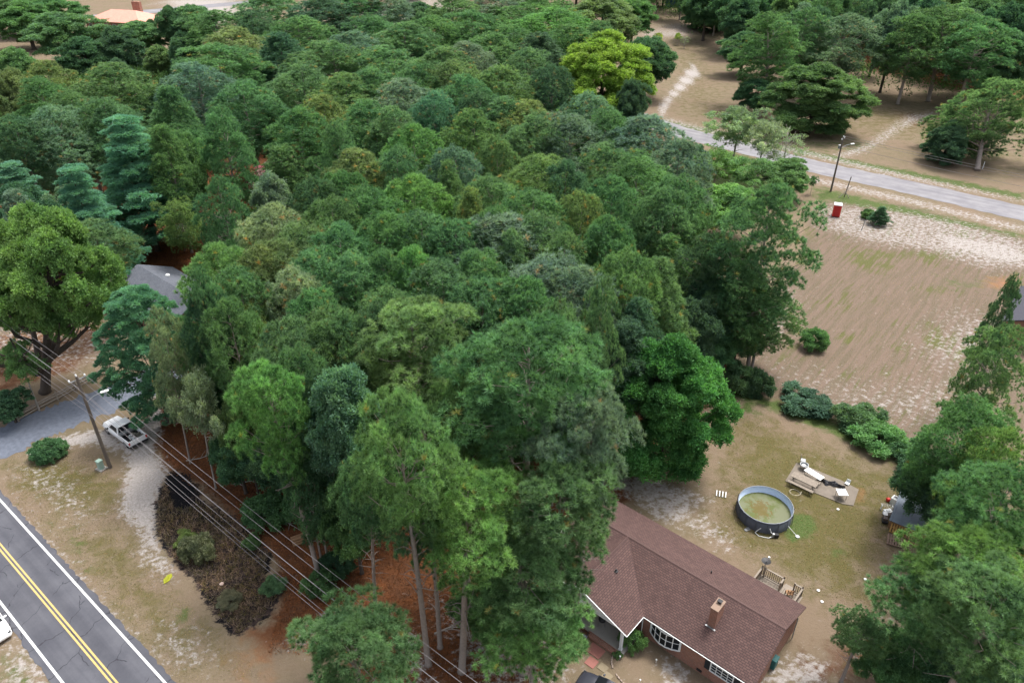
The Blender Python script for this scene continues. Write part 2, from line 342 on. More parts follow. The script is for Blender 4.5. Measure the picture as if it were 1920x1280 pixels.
# white-grey curb of the car park, far top
# ================================================================== FOLIAGE
def leaf_mat(name, trans=.48):
    m = bpy.data.materials.new(name); m.use_nodes = True; nt = m.node_tree
    for n in list(nt.nodes): nt.nodes.remove(n)
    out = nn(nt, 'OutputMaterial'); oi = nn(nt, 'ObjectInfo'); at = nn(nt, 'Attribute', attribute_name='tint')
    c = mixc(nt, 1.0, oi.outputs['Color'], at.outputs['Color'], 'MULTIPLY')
    P = nn(nt, 'TexCoord').outputs['Object']; nz = noise(nt, P, .35, 3)
    c = mixc(nt, 1.0, c, mixc(nt, ramp(nt, nz, .3, .7), (.72, .78, .8), (1.3, 1.2, 1.1)), 'MULTIPLY')
    d = nn(nt, 'BsdfPrincipled', {'Base Color': c, 'Roughness': .6, 'Specular IOR Level': .15}); t = nn(nt, 'BsdfTranslucent', {'Color': mixc(nt, 1.0, c, (1.1, 1.2, .6), 'MULTIPLY')})
    mx = nn(nt, 'MixShader', {0: trans}); nt.links.new(d.outputs[0], mx.inputs[1]); nt.links.new(t.outputs[0], mx.inputs[2])
    nt.links.new(mx.outputs[0], out.inputs[0]); return m
M_leaf = leaf_mat('foliage')
M_bark = mat('pine_bark', (.26, .22, .195), .95, var=.35, scale=4, bump=.6)
M_bark2 = mat('dark_bark', (.075, .06, .05), .95, var=.35, scale=4, bump=.6)
M_dead = mat('dead_wood', (.30, .27, .24), .95, var=.3, scale=4)
def unit(v): return v/(np.linalg.norm(v, axis=-1, keepdims=True)+1e-9)
def tri_mesh(name, T, C, m, tips=(1, 1)):
    """T: n x 3 x 3 triangles, C: n x 3 tints"""
    n = len(T); me = bpy.data.meshes.new(name); me.vertices.add(n*3); me.vertices.foreach_set('co', T.astype(np.float32).ravel())
    me.loops.add(n*3); me.polygons.add(n); me.loops.foreach_set('vertex_index', np.arange(n*3, dtype=np.int32))
    me.polygons.foreach_set('loop_start', (np.arange(n)*3).astype(np.int32)); me.update()
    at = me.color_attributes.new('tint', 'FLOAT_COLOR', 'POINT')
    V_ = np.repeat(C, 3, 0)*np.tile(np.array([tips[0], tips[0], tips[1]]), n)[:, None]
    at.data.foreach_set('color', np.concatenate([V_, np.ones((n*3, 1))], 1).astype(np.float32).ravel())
    me.materials.append(m); return me
def blades(rg, c, d, k, ln, wd, spread, tint, leaf=False):
    """k blades from every centre c along directions scattered about d"""
    n = len(c); c = np.repeat(c, k, 0); d = np.repeat(d, k, 0); tint = np.repeat(tint, k, 0)
    dd = unit(unit(d)+spread*rg.normal(size=(n*k, 3))); L = ln*rg.uniform(.65, 1.15, (n*k, 1))
    s = unit(np.cross(dd, rg.normal(size=(n*k, 3))))*wd*.5
    if leaf:
        a = c+rg.normal(size=c.shape)*ln*.55
        T = np.stack([a-s, a+s, a+dd*L], 1)
    else: T = np.stack([c-s, c+s, c+dd*L], 1)
    return T, tint*rg.uniform(.8, 1.2, (n*k, 1))
def lobe_pts(rg, C, r, n, outw, bias=.0, flat=.75):
    """points on the upper/outer shell of lobes C (m x 3)"""
    m = len(C); u = unit(rg.normal(size=(m*n*3, 3))).reshape(m, n*3, 3); pref = unit(outw*.7+np.array([0, 0, 1.]))
    sc = np.einsum('mnk,mk->mn', u, pref); o = np.argsort(-(sc+rg.uniform(-.55, .55, sc.shape)), 1)[:, :n]
    u = np.take_along_axis(u, o[:, :, None], 1)
    rr = r[:, None, None]*rg.uniform(.7, 1.06, (m, n, 1)); P = C[:, None, :]+u*rr*np.array([1, 1, flat])
    return P.reshape(-1, 3), u.reshape(-1, 3)
def env(kind, t):
    if kind == 'dome': return (1-t**3)**.5*(.66+.34*min(1, t*2.6))
    if kind == 'cone': return max(.05, (1-t)**.75)*(.6+.4*min(1, t*4))+.05
    if kind == 'egg': return math.sin(math.pi*min(1, (t*.86+.14)))**.55
    if kind == 'wide': return (1-t)**.8*min(1, .8+t*1.5)+.06
    if kind == 'bell': return min(1, .72+t*.9)*(1-t**2.6)**.55
    if kind == 'open': return (1-t**3)**.5*(.6+.4*min(1, t*2))
    return 1
def crown(name, seed, shape, Rr, z0, z1, nb, br, nl, lr, nt_, blade, inner=.12, tintvar=.12, brown=.0, flat=.75, layers=0, leaf=False, lump=1.0):
    """nb big boughs on an envelope, each carrying nl small clumps, each clump nt_ tufts"""
    rg = np.random.default_rng(seed); C = []; O = []; ph = rg.uniform(0, 6.28, 4)
    ts = np.linspace(0, 1, 60); cdf = np.cumsum(np.array([env(shape, t) for t in ts])+.12); cdf /= cdf[-1]
    for i in range(nb):
        t = float(np.interp((i+.5)/nb, cdf, ts))
        if layers: t = (math.floor(t*layers)+.5+rg.uniform(-.12, .12))/layers
        a = i*2.39996+rg.uniform(-.35, .35)
        lm = 1+lump*(.14*math.sin(2*a+ph[0]+3*t)+.10*math.sin(3*a+ph[1]-4*t)+rg.uniform(-.14, .14))
        e = env(shape, min(.995, max(0, t)))*Rr*lm
        q = 1 if rg.random() > inner else rg.uniform(.3, .8)
        if layers: q = rg.uniform(.15, 1.0)**.6
        r = max(0, e-br*.75)*q; z = z0+br*.5+(z1-z0-br)*(t if (layers or shape == 'cone') else 1-(1-t)**(1.4 if name == 'pine_crown' and blade[0] > 30 else 1.12))+rg.uniform(-.3, .3)*br*(0.2 if layers else 1)
        C.append((r*math.cos(a), r*math.sin(a), min(z, z1-br*.6))); O.append((math.cos(a), math.sin(a), .3 if t < .7 else 1.5))
    C = np.array(C); O = unit(np.array(O)); rb = br*rg.uniform(.7, 1.25, len(C))
    L, lu = lobe_pts(rg, C, rb, nl, O, flat=flat); O2 = unit(np.repeat(O, nl, 0)*.4+lu)
    rl = lr*rg.uniform(.7, 1.3, len(L)); P, u = lobe_pts(rg, L, rl, nt_, O2, flat=max(flat, .55) if not layers else .35)
    tb = np.repeat(rg.uniform(1-tintvar, 1+tintvar, len(C)), nl)*rg.uniform(1-tintvar, 1+tintvar, len(L))
    tint = np.repeat(tb[:, None]*np.ones((1, 3)), nt_, 0)*rg.uniform(.85, 1.15, (len(P), 1))
    if brown:
        mk = rg.random(len(P)) < brown; tint[mk] = tint[mk]*np.array([2.0, 1.0, .8])
    kk, ln, wd, sp = blade; d = unit(u+O2[np.repeat(np.arange(len(L)), nt_)]*.3+np.array([0, 0, .55 if not leaf else .25]))
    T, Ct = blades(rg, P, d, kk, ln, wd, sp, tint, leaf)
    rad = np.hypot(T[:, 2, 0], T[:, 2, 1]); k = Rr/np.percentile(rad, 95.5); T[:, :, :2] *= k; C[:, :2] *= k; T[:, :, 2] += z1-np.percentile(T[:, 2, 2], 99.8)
    return tri_mesh(name, T, Ct, M_leaf, (1, 1) if leaf else (.72, 1.3)), C  # paler needle tips, darker sheaths: own colour plus painted tuft light and shade
def trunk_mesh(name, seed, ht, r0, C, m, n_limb=26, stubs=0, bend=.25, crook=.1, zmin=0, thick=1.0):
    rg = rnd(seed); b = MB(); pts = []; ph = rg.uniform(0, 6)
    def ax(z): t = z/ht; return np.array([bend*math.sin(t*2.6+ph)*t, bend*math.cos(t*2.1+ph)*t, z])
    zs = [0, .25, ht*.12, ht*.3, ht*.45, ht*.6, ht*.75, ht*.88, ht*.97]
    b.tube([ax(z) for z in zs], [r0*1.45, r0*1.08, r0, r0*.88, r0*.78, r0*.62, r0*.42, r0*.22, .03], 9)
    L = sorted(range(len(C)), key=lambda i: rg.random())[:n_limb]
    for i in L:
        c = C[i]; hr = math.hypot(c[0], c[1]); zb = max(ht*.25, zmin, c[2]-hr*rg.uniform(.35, .75)-.3); zb = min(zb, ht*.92)
        a0 = ax(zb); rr = r0*(.36*(1-zb/ht)+.10)*thick
        mid = a0*.5+c*.5+np.array([rg.uniform(-crook, crook)*hr, rg.uniform(-crook, crook)*hr, -.06*hr])
        b.tube([a0, a0*.75+mid*.25+np.array([0, 0, .05*hr]), mid, mid*.45+c*.55, c], [rr, rr*.8, rr*.6, rr*.4, .02], 5, False)
    for k in range(stubs):
        z = ht*rg.uniform(.25, .62); a = rg.uniform(0, 6.28); l = rg.uniform(.6, 2.4); a0 = ax(z)
        e = a0+np.array([math.cos(a)*l, math.sin(a)*l, rg.uniform(-.2, .6)*l]); mid = (a0+e)/2+np.array([0, 0, rg.uniform(-.1, .25)*l])
        b.tube([a0, mid, e], [.055, .04, .012], 4, False)
    me = bpy.data.meshes.new(name); me.from_pydata(b.v, [], b.f); me.polygons.foreach_set('use_smooth', [True]*len(b.f)); me.materials.append(m); return me
PROTO = {}
def proto(kind, n, fn): PROTO[kind] = [fn(i) for i in range(n)]
NB = (24, .42, .06, 1.0)
def p_pine(i):       # dense rounded pine, crown 8 m wide, 20 m tall
    c, C = crown('pine_crown', 100+i, 'dome', 4.0, (10 if i < 3 else 6.5)+.4*(i % 3), 20, 46 if i < 3 else 60, 1.3, 46, .22, 1, NB, tintvar=.12, brown=.01+.01*(i % 3), flat=.95)
    return c, trunk_mesh('pine_trunk', 100+i, 19.3, .2, C, M_bark, 34, 10), 8.0, 20
def p_cone(i):       # narrower pine with a pointed top
    c, C = crown('pine_crown', 200+i, 'cone', 4.0, 8.5, 20, 56, 1.15, 42, .2, 1, NB, tintvar=.12, brown=.01, flat=.95)
    return c, trunk_mesh('pine_trunk', 200+i, 19.3, .2, C, M_bark, 36, 6), 8.0, 20
def p_open(i):       # open-grown pine, separate plumes on long limbs
    c, C = crown('pine_crown', 300+i, 'open', 5.0, 5.5, 20, 66, 1.3, 48, .25, 1, NB, inner=.3, tintvar=.16, brown=.01, flat=.85, lump=1.6)
    return c, trunk_mesh('pine_trunk', 300+i, 19.3, .21, C, M_bark, 60, 16, crook=.2, thick=1.1), 10.0, 20
def p_near(i):       # foreground pine with fine pom-pom tufts
    c, C = crown('pine_crown', 400+i, 'open' if i % 2 else 'dome', 4.0, 11, 20, 54, 1.25, 34, .1, 1, (54, .40, .036, 1.0), inner=.2, tintvar=.22, brown=.007, flat=.75, lump=1.3, )
    return c, trunk_mesh('pine_trunk', 400+i, 19.3, .27, C, M_bark, 40, 26, crook=.2), 8.0, 20
def p_wpine(i):      # tiered white pine
    c, C = crown('pine_crown', 500+i, 'wide', 5.0, 1.5, 20, 110, 1.1, 10, .45, 20, (8, .32, .085, .5), tintvar=.12, flat=.28, layers=12, lump=1.1)
    return c, trunk_mesh('pine_trunk', 500+i, 19.6, .26, C, M_bark2, 60, 0), 10.0, 20
def p_gum(i):
    c, C = crown('tree_crown', 640+i, 'egg', 4.0, 10, 20, 44, 1.5, 14, .5, 24, (5, .28, .18, .9), tintvar=.15, flat=.8, leaf=True, lump=1.4)
    return c, trunk_mesh('tree_trunk', 640+i, 19, .26, C, M_bark, 40, 6), 8.0, 20
def p_wround(i):
    c, C = crown('pine_crown', 540+i, 'dome', 5.0, 1.2, 20, 120, 1.15, 11, .42, 22, (8, .32, .085, .55), inner=.1, tintvar=.14, flat=.4, lump=1.3)
    return c, trunk_mesh('pine_trunk', 540+i, 19.6, .26, C, M_bark2, 60, 0), 10.0, 20
def p_oak(i):
    c, C = crown('tree_crown', 600+i, 'egg', 5.0, 4, 15, 44, 1.7, 14, .55, 26, (5, .30, .2, .9), tintvar=.15, flat=.8, leaf=True, lump=1.4)
    return c, trunk_mesh('tree_trunk', 600+i, 14, .28, C, M_bark2, 44, 0, crook=.25), 10.0, 15
def p_oldoak(i):
    c, C = crown('tree_crown', 660+i, 'egg', 5.0, 5.6, 15, 80, 1.15, 22, .34, 20, (5, .22, .15, .9), tintvar=.15, flat=.8, leaf=True, lump=1.5)
    return c, trunk_mesh('tree_trunk', 660+i, 13, .4, C, M_bark2, 44, 0, crook=.25, thick=1.6), 10.0, 15
def p_maple(i):
    c, C = crown('tree_crown', 700+i, 'bell', 5.0, .8, 15, 66, 1.4, 17, .46, 40, (5, .22, .15, .8), inner=.06, tintvar=.17, flat=.75, leaf=True, lump=1.3)
    return c, trunk_mesh('tree_trunk', 700+i, 14, .25, C, M_bark2, 40, 0), 10.0, 15
def p_thin(i):       # airy young hardwood
    c, C = crown('tree_crown', 800+i, 'open', 4.0, 5.8, 12, 34, 1.0, 8, .4, 11, (5, .24, .15, .9), inner=.3, tintvar=.2, leaf=True, lump=1.6)
    return c, trunk_mesh('tree_trunk', 800+i, 11.5, .14, C, M_dead, 34, 4, crook=.3), 8.0, 12
def p_shrub(i):
    c, C = crown('shrub_leaves', 900+i, 'egg', 1.5, .1, 2.2, 16, .5, 9, .2, 26, (5, .15, .10, .9), tintvar=.2, flat=.9, leaf=True, lump=1.3)
    return c, trunk_mesh('shrub_stem', 900+i, 1.9, .05, C, M_bark2, 16, 0), 3.0, 2.2
def p_ball(i):
    c, C = crown('shrub_leaves', 950+i, 'egg', 1.5, .05, 1.6, 50, .34, 8, .12, 20, (5, .09, .07, .8), inner=.02, tintvar=.1, flat=.9, leaf=True, lump=.3)
    return c, trunk_mesh('shrub_stem', 950+i, 1.3, .05, C, M_bark2, 16, 0), 3.0, 1.6
def p_bare(i):
    rg = np.random.default_rng(77+i); a = rg.uniform(0, 6.28, 70); t = rg.uniform(.35, 1, 70); r = 3.2*rg.uniform(.4, 1, 70)*np.sin(t*2.6)**.6
    C = np.stack([r*np.cos(a), r*np.sin(a), 10*t], 1)
    c, _ = crown('tree_crown', 980+i, 'open', 3.4, 4, 10, 26, .8, 5, .4, 5, (4, .22, .1, .9), inner=.3, leaf=True)
    return c, trunk_mesh('tree_trunk', 980+i, 9.5, .12, C, M_dead, 70, 0, crook=.35), 7.0, 10
for k, n, fn in (('pine', 6, p_pine), ('cone', 3, p_cone), ('open', 4, p_open), ('near', 4, p_near), ('wpine', 2, p_wpine), ('wround', 1, p_wround), ('gum', 1, p_gum), ('oldoak', 1, p_oldoak), ('oak', 4, p_oak), ('maple', 2, p_maple), ('thin', 3, p_thin), ('shrub', 3, p_shrub), ('ball', 1, p_ball), ('bare', 1, p_bare)): proto(k, n, fn)
FT = 1.58
TINT = {'g': ('mid green', (.075,.150,.045)), 'b': ('bright green', (.095,.19,.045)), 'o': ('olive green', (.105,.16,.045)), 'y': ('yellow-tinged', (.112,.17,.045)), 'w': ('grey-green', (.095,.16,.075)), 'd': ('dark green', (.05,.105,.04)), 's': ('blue-green', (.07,.15,.07)), 'l': ('yellow-green', (.165,.245,.03)), 'm': ('vivid green', (.06,.155,.03)), 'u': ('fresh blue-green', (.066,.155,.065)), 'v': ('pale blue-green', (.095,.185,.085)), 'q': ('dull olive', (.11,.115,.045)), 'r': ('rust-brown', (.42,.13,.04)), 'p': ('pale green', (.15,.21,.085)), 'k': ('pink-flowered', (.13,.11,.08))}
KIND = {'pine': ('pine_tree', 'rounded pine', 20), 'cone': ('pine_tree', 'pointed pine', 20), 'open': ('pine_tree', 'spreading open pine', 22), 'near': ('pine_tree', 'long-needled pine', 22), 'wpine': ('white_pine_tree', 'tiered white pine', 20), 'oldoak': ('oak_tree', 'huge old oak', 22), 'gum': ('broadleaf_tree', 'tall leafy tree', 20), 'wround': ('white_pine_tree', 'bushy white pine', 17), 'oak': ('broadleaf_tree', 'broadleaf tree', 15), 'maple': ('broadleaf_tree', 'dense leafy tree', 15), 'thin': ('young_tree', 'airy young tree', 12), 'shrub': ('shrub', 'leafy shrub', 2.4), 'ball': ('shrub', 'clipped round shrub', 1.6), 'bare': ('young_tree', 'half-bare grey tree', 10)}
TREES = []
def tree(px, py, wpx, kind, tint, h=None, base=None, label=None, group=None, maxw=None):
    """px,py: where the tip of a tree of height h is sighted; wpx its crown width as sighted"""
    nm, ph, h0 = KIND[kind]; h = h or h0; top = U(px, py, h); b0 = np.array([top[0], top[1], 0.0]) if base is None else U(*base)
    wd = wpx*slant(top)/F*(1.3 if kind == 'wpine' else 1.33 if kind == 'pine' else 1.2 if kind in ('cone', 'near') else 1.08); TREES.append(dict(px=px, py=py, w=wd, kind=kind, tint=tint, h=h, b=b0, top=top, label=label, group=group))
# ---- row by row, far to near
far = '''15 -12 110 oak g 14;92 -4 100 oak g 13;60 20 90 oak o 12;35 2 120 oak g;113 25 130 oak g;77 115 90 pine o;72 145 100 pine g;200 120 125 pine g;133 172 110 pine g;90 200 120 pine w;193 182 110 pine g;400 82 150 pine g;360 117 110 pine w;313 160 90 cone g;300 233 85 cone g;247 92 45 wpine w 9;293 85 60 oak o 11;315 12 60 oak d;355 10 90 oak g;210 50 90 oak d;400 18 130 pine g;500 -10 120 pine g;600 -5 120 pine d;617 77 140 pine g;560 118 110 pine g;433 50 110 pine o;12 305 110 wpine s 15;20 215 90 pine d;455 150 110 pine g;520 60 110 cone d;470 20 90 pine d;560 30 110 pine g;20 90 90 oak g;150 70 100 oak d 13;255 40 90 oak g 11;650 -15 110 pine g;700 -20 110 pine w;410 200 110 open g 21;555 200 110 pine g;600 180 100 pine o;640 140 120 pine g;500 190 70 cone d 15;215 110 60 oak d 12;10 130 70 oak o;340 60 70 oak d;450 240 60 oak d 10;1010 -8 110 pine g;930 -20 100 pine w;780 5 110 oak d 14;827 87 110 pine g;880 78 90 pine w;723 87 130 pine g;753 43 110 pine g;960 47 100 pine g;807 30 100 pine g;1040 13 140 pine b;883 20 110 pine g;1123 40 80 pine g;657 57 110 pine w;690 127 120 pine g;780 117 100 pine g;847 113 110 pine o;933 123 110 pine g;750 150 110 pine w;813 170 75 pine s;873 140 100 pine g;1215 70 110 oak d 15;1130 -8 150 oak o 17;1190 -5 80 oak g 15;680 190 110 pine g;735 200 100 pine g;630 230 100 open g;1010 60 110 cone d;1075 45 100 pine g;990 90 90 pine g;1035 120 70 pine d;920 60 100 pine g;700 30 100 pine g;850 -10 90 pine g;900 170 80 pine d'''
cen = '''880 207 100 pine g;957 183 110 pine g;990 190 110 pine o;1000 213 110 pine g;1073 213 140 pine w;1107 172 80 pine w;1217 213 130 pine w;1150 205 110 pine g;1275 260 110 pine w;773 233 90 pine b;853 272 90 pine w;930 253 70 pine g;1010 293 135 pine o;1203 290 135 pine g;673 277 110 pine y;773 327 110 pine b;690 350 115 pine g;787 393 115 pine g;923 328 110 pine g;1000 353 120 pine g;1090 357 80 pine o;930 390 110 pine g;1140 405 85 pine g;840 300 80 cone g;1140 270 110 pine g;1060 300 80 pine d;740 275 90 pine g;880 350 90 cone o;1010 400 110 pine g;850 410 110 pine g;640 320 90 pine g;720 400 110 pine g;620 370 100 pine g;590 330 80 pine d;1250 350 90 pine g;1275 330 100 pine g;1150 330 90 pine g;960 430 100 cone g;500 385 120 pine p;560 420 120 pine o;630 420 120 pine g;515 450 120 pine o;660 477 115 pine g;773 463 95 pine b;830 490 145 pine g;893 470 120 pine g;940 398 190 pine w;1023 477 160 pine w;1083 500 130 pine w;1057 437 100 pine g;1143 410 100 pine g;1180 470 110 pine g;1240 483 120 cone g 18;720 470 100 pine g;900 520 120 pine g;985 520 120 pine g;1130 520 100 open g;575 470 110 pine g;400 457 115 pine b;480 460 130 pine o;550 500 100 pine p;460 577 110 pine y 17;617 580 130 pine g;540 595 110 pine g;640 583 100 pine g;420 560 100 pine g;720 540 110 pine g;1200 560 110 cone d 17;1050 560 110 open g;440 500 110 pine g;465 538 34 pine r 16;370 500 90 open g;385 540 90 pine d;700 570 80 pine d;580 540 100 pine g;345 590 70 open g 16;1260 440 100 cone g 16;1200 400 80 oak g 14;1300 350 90 oak m 9;1290 470 90 oak d 12;1330 520 100 oak d 12;1110 620 100 open d 18;960 600 90 pine d 19;430 640 100 oak d 14;555 650 100 pine g;590 690 90 pine d'''
for line in (far+';'+cen).split(';'):
    q = line.split(); tree(int(q[0]), int(q[1]), int(q[2]), q[3], q[4], float(q[5]) if len(q) > 5 else None)
sp = [  # special or foreground: px py w kind tint h base label
 (1135,62,182,'maple','l',21,None,'big yellow-green leafy tree rising above the far end of the wood'),
 (1080,178,90,'oak','l',9,None,'low yellow-green sapling cluster at the foot of the big yellow-green tree'),
 (227,217,150,'wpine','s',21,None,'tall blue-green tiered white pine behind the grey-roofed house'),
 (133,312,130,'wpine','s',18,None,'smaller blue-green tiered pine left of the tall tiered white pine'),
 (330,330,90,'open','o',20,(347,470),'scraggly pine with dead grey trunk on orange straw above the grey roof'),
 (535,300,125,'oak','k',8,None,'pink-flowering crepe myrtle in the shady gap of the wood'),
 (250,540,175,'wround','u',16.5,(318,792),'broad blue-green white pine between grey-roofed house and pickup'),
 (300,572,90,'open','p',19,(357,868),'thin pale pine leaning over the drive behind the pickup'),
 (362,690,110,'thin','p',15,(405,915),'pale tree with bare twisted trunk right of the pickup'),
 (490,683,135,'near','b',21,(600,1085),'bright pine on a long leaning bare trunk above the burnt patch'),
 (640,682,150,'gum','v',22,(630,1010),'blue-green broadleaf tree in front of the wood at lower centre'),
 (775,573,190,'near','y',21,None,'yellow-tinged broad pine in the middle of the wood'),
 (985,608,265,'near','g',25,None,'huge light green pine spreading over the centre of the wood'),
 (745,742,175,'near','b',24.8,(803,1245),'bright round pine on the middle of three bare foreground trunks'),
 (690,850,110,'near','g',19.5,(705,1150),'green pine on the left of three bare foreground trunks'),
 (885,885,200,'near','b',19,(866,1258),'bright pine on the right of three bare foreground trunks'),
 (1110,742,170,'near','w',22,None,'grey-green pine reaching right towards the vivid green tree'),
 (1060,860,190,'near','g',19,None,'green pine with low limbs reaching over the brown roof corner'),
 (985,1010,200,'near','g',14,None,'green pine crown hanging low in front of the porch'),
 (1000,1140,180,'near','b',9.5,None,'low bright pine beside the dark car'),
 (655,1155,195,'near','g',14,None,'young bushy pine at the bottom edge under the power lines'),
 (860,700,110,'near','g',21,None,'small green pine just left of the huge central pine'),
 (800,900,130,'near','g',17,None,'green pine between the middle and right bare trunks'),
 (440,740,80,'oak','y',12,None,'yellowish broadleaf tree at the wood edge near the pale twisted trunk'),
 (1268,635,215,'maple','m',15.5,None,'vivid green dense tree beside the brown-roofed house'),
 (1445,345,200,'open','g',23,(1402,692),'tall dark pine at the corner of the dry field'),
 (1395,470,150,'open','g',16,None,'lower open pine just left of the tall field-corner pine'),
 (1440,540,130,'open','g',11,None,'low spreading pine filling in below the tall field-corner pine'),
 (1350,590,110,'oak','g',8,None,'low leafy tree between vivid green tree and tall field-corner pine'),
 (1390,600,100,'oak','d',6,None,'dark low tree touching the tall field-corner pine trunk'),
 (1340,440,140,'open','d',17,None,'dark open pine left of the tall field-corner pine'),
 (1190,150,60,'oak','d',14,None,'dark green tree tucked behind the yellow-green tree'),
 (1440,18,140,'open','g',23,(1435,212),'tall pine on the left of the grove beyond the far road'),
 (1515,15,110,'open','g',22,None,'middle tall pine of the grove beyond the far road'),
 (1592,25,140,'open','w',21,None,'grey-green pine on the right of the grove beyond the far road'),
 (1543,120,170,'maple','g',15,None,'round bushy tree in front of the grove beyond the far road'),
 (1400,60,90,'oak','d',12,None,'dark low tree at the left foot of the grove beyond the far road'),
 (1425,150,80,'oak','d',9,None,'dark cedar under the tall pine on the left of the far grove'),
 (1780,8,165,'open','g',23,(1740,190),'tall pine with bare grey trunk in front of the far dark woods'),
 (1850,30,140,'open','g',22,None,'wide pine right of the tall bare-trunked pine in the far woods'),
 (1868,120,190,'open','g',17,(1832,320),'spreading pine with leaning trunk beyond the far road at right'),
 (1790,228,75,'maple','d',8.5,None,'dark cedar beside the leaning pine beyond the far road'),
 (1325,-2,75,'maple','d',11,None,'dark rounded cedar alone on the far lawn'),
 (1390,200,120,'thin','p',13,None,'pale young tree in front of the far road'),
 (1440,225,90,'thin','p',12,None,'pale green feathery sapling beside the half-bare grey tree'),
 (1482,240,90,'bare','p',11,None,'half-bare grey tree beside the far road'),
 (1350,280,110,'thin','b',9,None,'bright airy sapling thicket left of the far road lamp'),
 (1420,300,110,'thin','g',9,None,'green airy saplings below the half-bare tree'),
 (1480,300,90,'oak','g',7,None,'low leafy tree at the road edge left of the far street lamp'),
 (1300,270,60,'oak','d',8,None,'dark bush-like tree where the far road leaves the wood'),
 (1370,350,130,'oak','b',9,None,'bright leafy thicket behind the tall field-corner pine'),
 (95,375,215,'oldoak','b',22,(85,735),'huge old oak with thick spreading limbs left of the driveway'),
 (12,500,90,'oak','g',12,None,'green broadleaf tree at the left edge beneath the old oak'),
 (5,735,70,'oak','d',4,None,'dark leafy bush at the left edge above the driveway'),
 (20,640,80,'thin','b',9,None,'bright low branches at the left edge behind the power lines'),
 (1895,612,130,'open','g',16,None,'pine at the right edge beside the dark roof'),
 (1905,515,60,'open','d',17,None,'dark narrow pine at the right edge above the dark roof'),
 (1835,750,170,'open','g',15,None,'green pine beside the dry field at right'),
 (1900,800,150,'open','b',16,None,'bright green pine at the right edge above the big foreground pine'),
 (1792,865,160,'oak','d',8.5,None,'dark oak overhanging the grey shed roof'),
 (1830,870,120,'oak','d',10,None,'dark leafy tree behind the big right foreground pine'),
 (1895,885,200,'near','g',17,None,'big long-needled pine filling the lower right corner'),
 (1850,1000,185,'near','b',15,None,'bright pine in front of the pallets and the shed'),
 (1885,1085,200,'near','g',16,None,'green pine at the right edge of the lower right corner'),
 (1622,1160,88,'near','g',7,None,'small green pine in the yard right of the brown roof'),
 (1770,1085,185,'near','g',12,None,'low pine at the bottom edge in the right corner'),
 (1700,1205,130,'oak','g',5,None,'low leafy tree at the bottom edge right of the small yard pine'),
 (1800,1190,170,'oak','g',6,None,'low leafy tree filling the bottom right corner'),
 (1900,1150,150,'oak','d',8,None,'dark leafy tree in the extreme bottom right corner'),
 (1880,1200,180,'near','d',10,None,'dark pine at the bottom right edge'),
 (520,800,130,'oak','d',9,None,'dark understory tree behind the long leaning trunk'),
 (430,800,110,'oak','d',8,None,'dark leafy understory tree behind the pale twisted trunk'),
 (650,890,120,'oak','g',11,None,'green leafy understory tree left of the left bare trunk'),
 (500,930,90,'shrub','g',3,None,'leafy understory bush under the long leaning trunk'),
 (600,860,110,'oak','d',8,None,'dark bushy understory tree in the wood edge above the straw'),
 (560,760,100,'open','g',17,None,'narrow green pine between the leaning pine and the blue-green tree'),
 (925,1100,130,'oak','g',6,None,'low green leafy tree behind the right bare trunk'),
 (560,830,100,'open','d',14,None,'dark pine inside the wood edge above the straw'),
 (1300,560,120,'oak','d',12,None,'dark leafy tree between the wood and the vivid green tree'),
 (405,330,100,'open','g',19,None,'green pine shading the straw clearing above the grey-roofed house'),
 (410,400,80,'oak','d',9,None,'dark leafy tree at the upper end of the orange straw clearing'),
 (1180,600,130,'cone','d',16,None,'dark brownish pine behind the vivid green tree'),
]
for a in sp: tree(a[0], a[1], a[2], a[3], a[4], a[5], a[6], a[7])
bushes = [
 (1395,690,75,'shrub','g',3.0,'bush at the base of the tall field-corner pine'),(1425,698,60,'shrub','d',2.8,'dark bush right of the field-corner pine trunk'),
 (1512,738,95,'shrub','d',1.7,'oval dark hedge bush on the yard boundary above the patio'),
 (1612,765,90,'shrub','g',2.4,'tallest bush of the boundary hedge behind the patio'),(1655,800,100,'shrub','b',2.1,'bright spreading bush in the boundary hedge near the oak'),(1715,835,80,'shrub','g',1.7,'end bush of the boundary hedge beside the oak'),
 (1535,618,52,'shrub','g',2.6,'lone round bush in the dry field'),
 (1630,392,26,'shrub','g',1.6,'small weed bush near the red toilet'),(1656,388,28,'cedar','d',3.2,'little dark evergreen right of the red toilet'),
 (84,828,58,'ball','g',1.9,'clipped round shrub between driveway and road'),
 (596,1075,62,'shrub','g',2.2,'dark green bush at the foot of the long leaning trunk'),(628,1035,60,'shrub','d',2.4,'dark bush right of the long leaning trunk'),
 (366,1010,66,'shrub','q',2.0,'olive shrub surviving in the burnt patch'),(510,1088,46,'shrub','g',1.0,'small green shrub on the right edge of the burnt patch'),
 (345,1000,46,'shrub','y',1.3,'small yellow-brown shrub at the left of the burnt patch'),(470,1008,34,'shrub','g',.8,'tiny green shrub beside the upper burnt patch'),(430,1118,46,'shrub','q',.6,'scorched low shrub at the lower end of the burnt patch'),
 (1193,1183,48,'shrub','b',1.8,'bright green bush by the porch and bay window'),
 (1160,1222,18,'shrub','b',.5,'small plant by the porch steps'),
 (425,420,40,'shrub','d',3,'dark bush on the orange straw behind the grey roof'),
 (1235,62,22,'thin','l',5,'yellow-green sapling on the far lawn near the lamp'),(1272,62,18,'thin','l',4,'second yellow-green sapling further out on the far lawn'),(1285,68,20,'bare','p',4,'thin bare sapling on the far lawn'),
 (1527,330,20,'thin','g',3.5,'tiny sapling left of the far street lamp'),
 (280,36,20,'shrub','d',4,'dark bush beside the pink-roofed house')]
